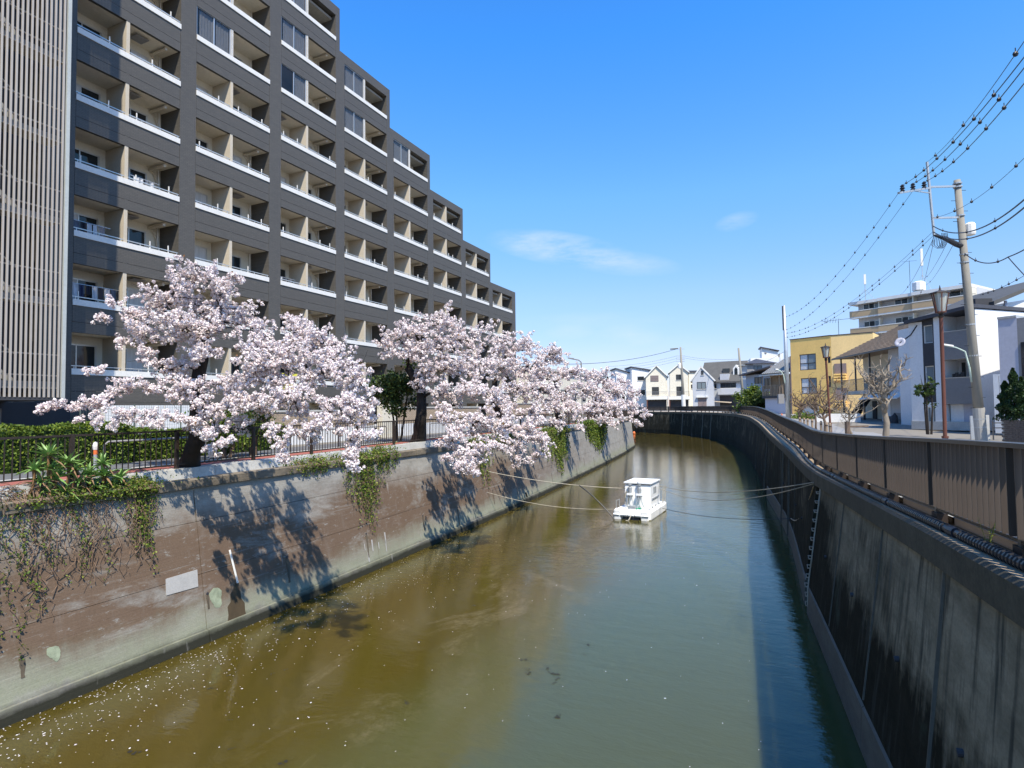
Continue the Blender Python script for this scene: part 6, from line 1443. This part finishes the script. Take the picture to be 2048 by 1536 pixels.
def upole(label, p, top, r0, r1, m, group='utility poles'):
    t = thing('utility_pole', label, 'utility pole', p, group); mb = MB(); mb.tube([p, p.lerp(top, .5), top], [r0, (r0+r1)/2, r1], 14); obj('shaft', mb, m, t, smooth=True); return t
P1a, P1b = gp(1964, 27, -1.95), at(1914, 360, 27)
p1 = upole('tall concrete utility pole with cable arms, nearest on the right', P1a, P1b, .21, .13, M['pole'])
ax = (P1b-P1a).normalized()
def on1(py): f = (py-872)/(360-872.0); return P1a.lerp(P1b, f)
mb = MB(); mb.tube([P1a+Vector((0, 0, -.05)), on1(800)], .235, 14); obj('sleeve', mb, M['sleeve'], p1)
steps = MB()
for i in range(22):
    q = on1(800-i*20); s = RV*(1 if i % 2 else -1); mb = MB(); mb.tube([q, q+s*.36], .012, 5); obj('step_bolt', mb, M['cable'], p1)
for py in (822, 838, 700, 640, 520, 505, 430, 375, 368): q = on1(py); mb = MB(); mb.tube([q, q+ax*.06], .24 if py > 800 else .185, 12); obj('band', mb, M['galv'], p1)
# steel stand-off pole carried on two arms to its left
S_b, S_t = at(1868, 470, 26.4), at(1854, 324, 26.4)
mb = MB(); mb.tube([S_b, S_t], .055, 8); obj('stand_off', mb, M['galv'], p1)
Sf = lambda py: S_b.lerp(S_t, (py-470)/(324-470.0))
for a_, b_ in ((374, 372), (436, 432)): mb = MB(); mb.bar(Sf(a_), on1(b_), .06, .08); obj('arm', mb, M['galv'], p1)
C0, C1 = Sf(376), at(1797, 386, 24.6)
mb = MB(); mb.bar(C0+(C0-C1).normalized()*.1, C1, .08, .08); mb.bar(Sf(386), C0.lerp(C1, .55), .04, .04); obj('cross_arm', mb, M['galv'], p1)
INS = [C0.lerp(C1, f) for f in (.18, .55, .88)]
for q in INS: mb = MB(); mb.lathe(q+Vector((0, 0, .03)), [(.03, 0), (.10, .03), (.05, .09), (.11, .13), (.05, .19), (.09, .23), (.03, .30)], 9); obj('insulator', mb, M['cable'], p1)
q = on1(455); mb = MB(); mb.lathe(q+RV*.38-Vector((0, 0, .32)), [(.03, 0), (.20, .05), (.22, .12), (.22, .52), (.16, .60), (.03, .64)], 12); obj('transformer', mb, M['ledge'], p1)
mb = MB(); mb.tube([Sf(470), Sf(472)+RV*.5+Vector((0, 0, -.12)), on1(484)-RV*.3, on1(488)], [.05, .10, .12, .14], 8); obj('cable_bundle', mb, M['cable'], p1)
for k in range(5):
    mb = MB(); a = Sf(470)+RV*.06*k; mb.tube([a, a+Vector((-.1+.05*k, 0, -.45)), a+Vector((.1, 0, -.62)), a+Vector((.32, 0, -.30)), a+Vector((.28, 0, .05))], .014, 5); obj('cable_loop', mb, M['cable'], p1)
arm = [on1(750)-RV*.2, on1(722)-RV*.24+Vector((0, 0, 0)), at(1930, 703, 27), at(1912, 695, 27), at(1889, 691, 27)]
mb = MB(); mb.tube(arm, [.04, .04, .035, .03, .028], 8); obj('lamp_arm', mb, M['pole_green'], p1, smooth=True)
mb = MB(); mb.bar(at(1905, 692, 27), at(1886, 689, 27), .14, .07); obj('lamp_head', mb, M['ledge'], p1)
P2a, P2b = gp(1577, 62, -1.5), at(1568, 611, 62)
p2 = upole('slim pale steel utility pole beside the yellow block', P2a, P2b, .26, .13, M['galv'])
f2 = lambda py: P2a.lerp(P2b, (py-835)/(611-835.0))
mb = MB(); mb.tube([f2(765)-RV*.2, f2(748)-RV*.35, at(1560, 741, 62), at(1551, 740, 62)], .06, 7); obj('lamp_arm', mb, M['pole_green'], p2)
mb = MB(); mb.bar(at(1556, 739, 62), at(1550, 738.5, 62), .3, .15); obj('lamp_head', mb, M['ledge'], p2)
mb = MB(); mb.tube([f2(660)-RV*.16, f2(612)-RV*.16], .07, 6); obj('cable_duct', mb, M['cable'], p2)
mb = MB(); c = f2(795)-RV*.1; mb.hexa([c+RV*x_+FV*y_+Vector((0, 0, z_)) for z_ in (-.5, .5) for x_, y_ in ((-.9, -.1), (-.3, -.1), (-.3, .2), (-.9, .2))]); obj('meter_box', mb, M['siding'], p2)
P3a, P3b = gp(1368, 150, -1.2), at(1361, 694, 150)
p3 = upole('far utility pole with many cross arms before the cream gables', P3a, P3b, .42, .22, M['pole'])
f3 = lambda py: P3a.lerp(P3b, (py-822)/(694-822.0))
for py in (698, 712, 716, 719, 723): mb = MB(); mb.bar(f3(py)-RV*1.2, f3(py)+RV*.9, .12); obj('cross_arm', mb, M['galv'], p3)
for py in (737,): mb = MB(); mb.lathe(f3(py)-RV*.55, [(.4, 0), (.42, .2), (.42, 1.2), (.2, 1.4)], 10); obj('transformer', mb, M['ledge'], p3)
mb = MB(); mb.tube([f3(822), f3(790)], .5, 10); obj('sleeve', mb, M['ledge'], p3)
P4a, P4b = gp(1489, 108, -1.25), at(1477, 696, 108)
p4 = upole('leaning brown utility pole before the large grey roof', P4a, P4b, .26, .17, M['pole'])
for py in (727, 740, 752): c = P4a.lerp(P4b, (py-812)/(696-812.0)); mb = MB(); mb.bar(c-RV*.3, c+RV*.9, .12); obj('cross_arm', mb, M['galv'], p4)
pl = gp(1461, 112, -1.2); pt_ = at(1453, 786, 112)
# wires, some with spiral bird guards (small dark knots)
def wire(label, a, b, sag, r, knots=0, kr=.07, m='cable', group='overhead cables'):
    t = thing('overhead_cable', label, 'cable', a, group); pts = sagline(a, b, sag, 30); mb = MB(); mb.tube(pts, r, 5); obj('wire', mb, M[m], t, recalc=False)
    for k in range(knots):
        f = (k+.6)/knots; i = int(f*30); q = pts[min(i, 30)]; mb = MB(); mb.ball(q, kr, 6, (1, 1, 1.1)); mb.tube([q, q+Vector((0, 0, kr*2.4))], kr*.25, 4); obj('clip', mb, M[m], t, recalc=False)
    return t
ZL = 'strand of power cable rising from the cross arm to the upper right'
for i, (q, tx, ty, td, lb) in enumerate(((INS[2], 2105, 40, 9.6, 'uppermost '), (INS[1], 2112, 52, 9.5, 'middle '), (INS[0], 2118, 78, 9.4, 'lowest '))):
    wire(lb+ZL, q+Vector((0, 0, .30)), at(tx, ty, td), .35, .011, 8, .045)
wire('thin top cable from the stand-off tip towards the upper right', S_t, at(2110, -10, 9), .3, .008, 3, .05)
wire('thick black cable sweeping right from the lower stand-off, upper one', Sf(452), at(2130, 318, 13), .85, .022, 4, .04)
wire('thick black cable sweeping right from the lower stand-off, lower one', Sf(464), at(2130, 335, 13), .85, .022, 4, .04)
wire('thin cable crossing behind the pole top towards the right edge', Sf(436), at(2120, 240, 15), .5, .008, 6, .05)
J = at(2016, 514, 22); wire('heavy service cable dipping right from the transformer to a joint', on1(500), J, .35, .022, 2, .05)
wire('branch of the service cable climbing right from the joint', J, at(2110, 455, 18), .1, .022, 1, .05); wire('branch of the service cable falling right from the joint', J, at(2090, 590, 20), .05, .018, 0)
wire('faint knotted cable falling left behind the brown roof at the right edge', at(2120, 505, 20), at(1960, 590, 36), .2, .012, 9, .05)
L_ = 'thin knotted cable from the near pole down to the steel pole, '
for a, py, lb, kn in ((C1, 636, 'outermost', 16), (INS[1], 662, 'second', 16), (Sf(462), 668, 'third', 18), (Sf(470), 676, 'lowest', 18)): wire(L_+lb, a, f2(py)+Vector((0, 0, .1)), 1.0, .008, kn, .045)
for (x0, y0, x1, y1, d1_, lb) in ((1866, 478, 1800, 590, 60, 'leftmost'), (1868, 480, 1835, 600, 70, 'second from the left'), (1893, 488, 1845, 558, 80, 'third from the left'), (1905, 492, 1850, 570, 80, 'rightmost')): wire('house service drop fanning down from the cable bundle, '+lb, at(x0, y0, 26.5), at(x1, y1, d1_), .4, .010, 1, .05, group='service drops from the near pole')
wire('thick cable from the far pole sloping left above the cherries', f3(697)-RV*.6, at(1100, 728, 120), 1.2, .05)
mb = MB(); mb.tube([f3(697)-RV*.7, f3(698)-RV*2.6], .17, 6); obj('cable_joint', mb, M['cable'], p3)
for py, y1, lb in ((712, 733, 'uppermost'), (717, 738, 'middle'), (722, 744, 'lowest')): wire('thin cable from the far pole sloping left to the roofs, '+lb, f3(py)-RV*1.1, at(1215, y1, 150), .5, .022, group='thin far cables')
for py, y1, lb in ((712, 716, 'upper'), (716, 719, 'lower')): wire('thin cable between the far pole and the leaning pole, '+lb, f3(py)+RV*.8, P4a.lerp(P4b, (y1-812)/(696-812.0)), .4, .022, group='thin far cables')
wire('thin cable from the leaning pole to the steel pole', P4a.lerp(P4b, .72), f2(700), .6, .018, group='thin far cables')
# street light on the left bank
p = Vector((lfen(56)-2.2, 56, -1.6)); hd_ = at(1136, 716, 56); t = thing('street_light', 'grey arm street light rising above the fourth cherry', 'street light', p)
q = at(1163, 738, 56.5); mb = MB(); mb.tube([Vector((q.x, q.y, -1.6)), q, at(1162, 724, 56.4), at(1157, 720, 56.3), hd_], .055, 7); obj('pole', mb, M['siding'], t); mb = MB(); mb.bar(at(1148, 717.5, 56), hd_, .22, .10); obj('lamp_head', mb, M['siding'], t)
# pollarded bare trees and stakes on the street side
def bare_tree(px, d, py_top, label, spread, n1, bark, seed, knob=True, base_r=.11, fork=.45):
    rnd.seed(seed); p = gp(px, d, -1.9); top = at(px, py_top, d); h = top.z-p.z; t = thing('bare_tree', label, 'tree', p, 'leafless pollarded street trees')
    mt = MB(); n = 7; path = [p+Vector((rnd.gauss(0, .025), rnd.gauss(0, .025), 0))*i*.5+Vector((0, 0, h*fork*1.15*i/n)) for i in range(n+1)]; mt.tube(path, [base_r*(1.25 if i == 0 else 1-.45*i/n) for i in range(n+1)], 9); obj('trunk', mt, bark, t, smooth=True)
    mb = MB(); tw = MB(); F_ = path[-1]
    for k in range(n1):
        a = k*2.4+rnd.random(); up = rnd.uniform(.25, 1.0); s = path[rnd.randint(4, n)]; L = h*(1-fork)*rnd.uniform(.55, 1.0)
        e = s+(RV*math.cos(a)*spread+FV*math.sin(a)*spread*.7)*L*(1.15-up*.6)+Vector((0, 0, L*up)); pa = wander(s, e, 6, .16, -.06); mb.tube(pa, [base_r*.5*(1-.6*i/6) for i in range(7)], 6)
        for q in pa[2:]:
            for j in range(rnd.randint(1, 3)):
                dv = Vector((rnd.gauss(0, .6), rnd.gauss(0, .6), rnd.uniform(.0, 1.0))).normalized()*h*rnd.uniform(.07, .17); w = wander(q, q+dv, 3, .2); tw.tube(w, [base_r*.18, base_r*.15, base_r*.11, base_r*.06], 4, False)
                if rnd.random() < .8:
                    for _ in range(2): e2 = w[2]+Vector((rnd.gauss(0, .5), rnd.gauss(0, .5), rnd.uniform(.2, 1))).normalized()*h*.06; tw.tube([w[2], e2], [base_r*.10, base_r*.05], 3, False)
    obj('limbs', mb, bark, t, smooth=True, recalc=False); obj('twigs', tw, bark, t, recalc=False, kind='stuff'); return p
pA = bare_tree(1772, 23.5, 672, 'largest pollarded bare tree with thick pale trunk before the grey flats', .70, 8, M['bark_pale'], 4, base_r=.135, fork=.50)
mb = MB(); q = pA-RV*.20; mb.tube([q, q+Vector((0, 0, .62))], .10, 8); mb.bar(q+Vector((-.1, 0, .5)), q+RV*.5+Vector((0, 0, .55)), .06); tag(obj('tree_stake', mb, M['wood']), 'short wooden stake tied to the largest bare tree', 'stake')
bare_tree(1702, 29, 745, 'slim bare tree with pale spreading twigs left of the grey flats', .9, 9, M['bark_pale'], 6, base_r=.06, fork=.40)
pB = gp(1696, 28.6, -1.9); mb = MB(); mb.tube([pB, pB+Vector((0, 0, 1.05))], .12, 8); mb.bar(pB+Vector((0, 0, .8)), pB+RV*1.0+Vector((0, 0, .82)), .08); tag(obj('tree_stake', mb, M['bark_red']), 'reddish stake with a cross bar beside the slim bare tree', 'stake')
bare_tree(1650, 37, 742, 'bushy reddish bare tree behind the farther lantern', .7, 12, M['bark_red'], 8, base_r=.10, fork=.38)
bare_tree(1632, 42, 752, 'thin upright bare tree before the yellow block windows', .4, 7, M['bark_red'], 10, base_r=.07, fork=.55)
bare_tree(1600, 52, 776, 'gnarled low bare tree at the left corner of the yellow block', .9, 10, M['bark_red'], 12, base_r=.13, fork=.45)
for i, (px, d) in enumerate(((1600, 46), (1609, 44), (1616, 42), (1625, 40), (1643, 35), (1654, 32.5), (1661, 31))):
    p = gp(px, d, -1.98); lbs = ('leftmost, half hidden by the fence', 'second from the left before the yellow block', 'third, beside the thin upright tree', 'dark one between two thin trees', 'one just left of the bushy reddish tree', 'one under the farther lantern', 'rightmost, before the low white wall')
    t = thing('stake_post', 'wooden kerb post along the street, '+lbs[i], 'post', p, 'wooden posts along the pavement'); mb = MB(); mb.lathe(p, [(.07, 0), (.07, .92), (.05, 1.0)], 9); obj('post', mb, M['wood'], t); mb = MB(); mb.lathe(p+Vector((0, 0, .78)), [(.075, 0), (.075, .06)], 9); obj('band', mb, M['brown_metal'], t)
for px, d, h_, m_, lb in ((1946, 31, 1.5, 'galv', 'left'), (1975, 30.5, 1.55, 'conc_lt', 'right')):
    p = gp(px, d, -1.9); mb = MB(); mb.box(p.x-.09, p.x+.09, p.y-.09, p.y+.09, -1.95, -1.9+h_-.3); tag(obj('gate_post', mb, M[m_]), 'square gate post to the %s of the utility pole foot' % lb, 'post')
p = gp(1987, 30, -1.9); mb = MB()
for z in (-1.05, -1.3): mb.bar(p+Vector((0, 0, z+1.9)), p+RV*.75+Vector((0, 0, z+1.9)), .05)
for s in (.0, .75): mb.bar(p+RV*s, p+RV*s+Vector((0, 0, .95)), .05)
tag(obj('gate', mb, M['frame_dark']), 'low dark gate rails between the utility pole and the brick planter', 'gate')
cone = gp(1564, 60, -1.6); mb = MB(); mb.lathe(cone, [(.22, 0), (.22, .04), (.15, .05), (.04, .72), (.01, .74)], 10); tag(obj('traffic_cone', mb, M['orange']), 'red traffic cone by the foot of the steel pole', 'traffic cone')
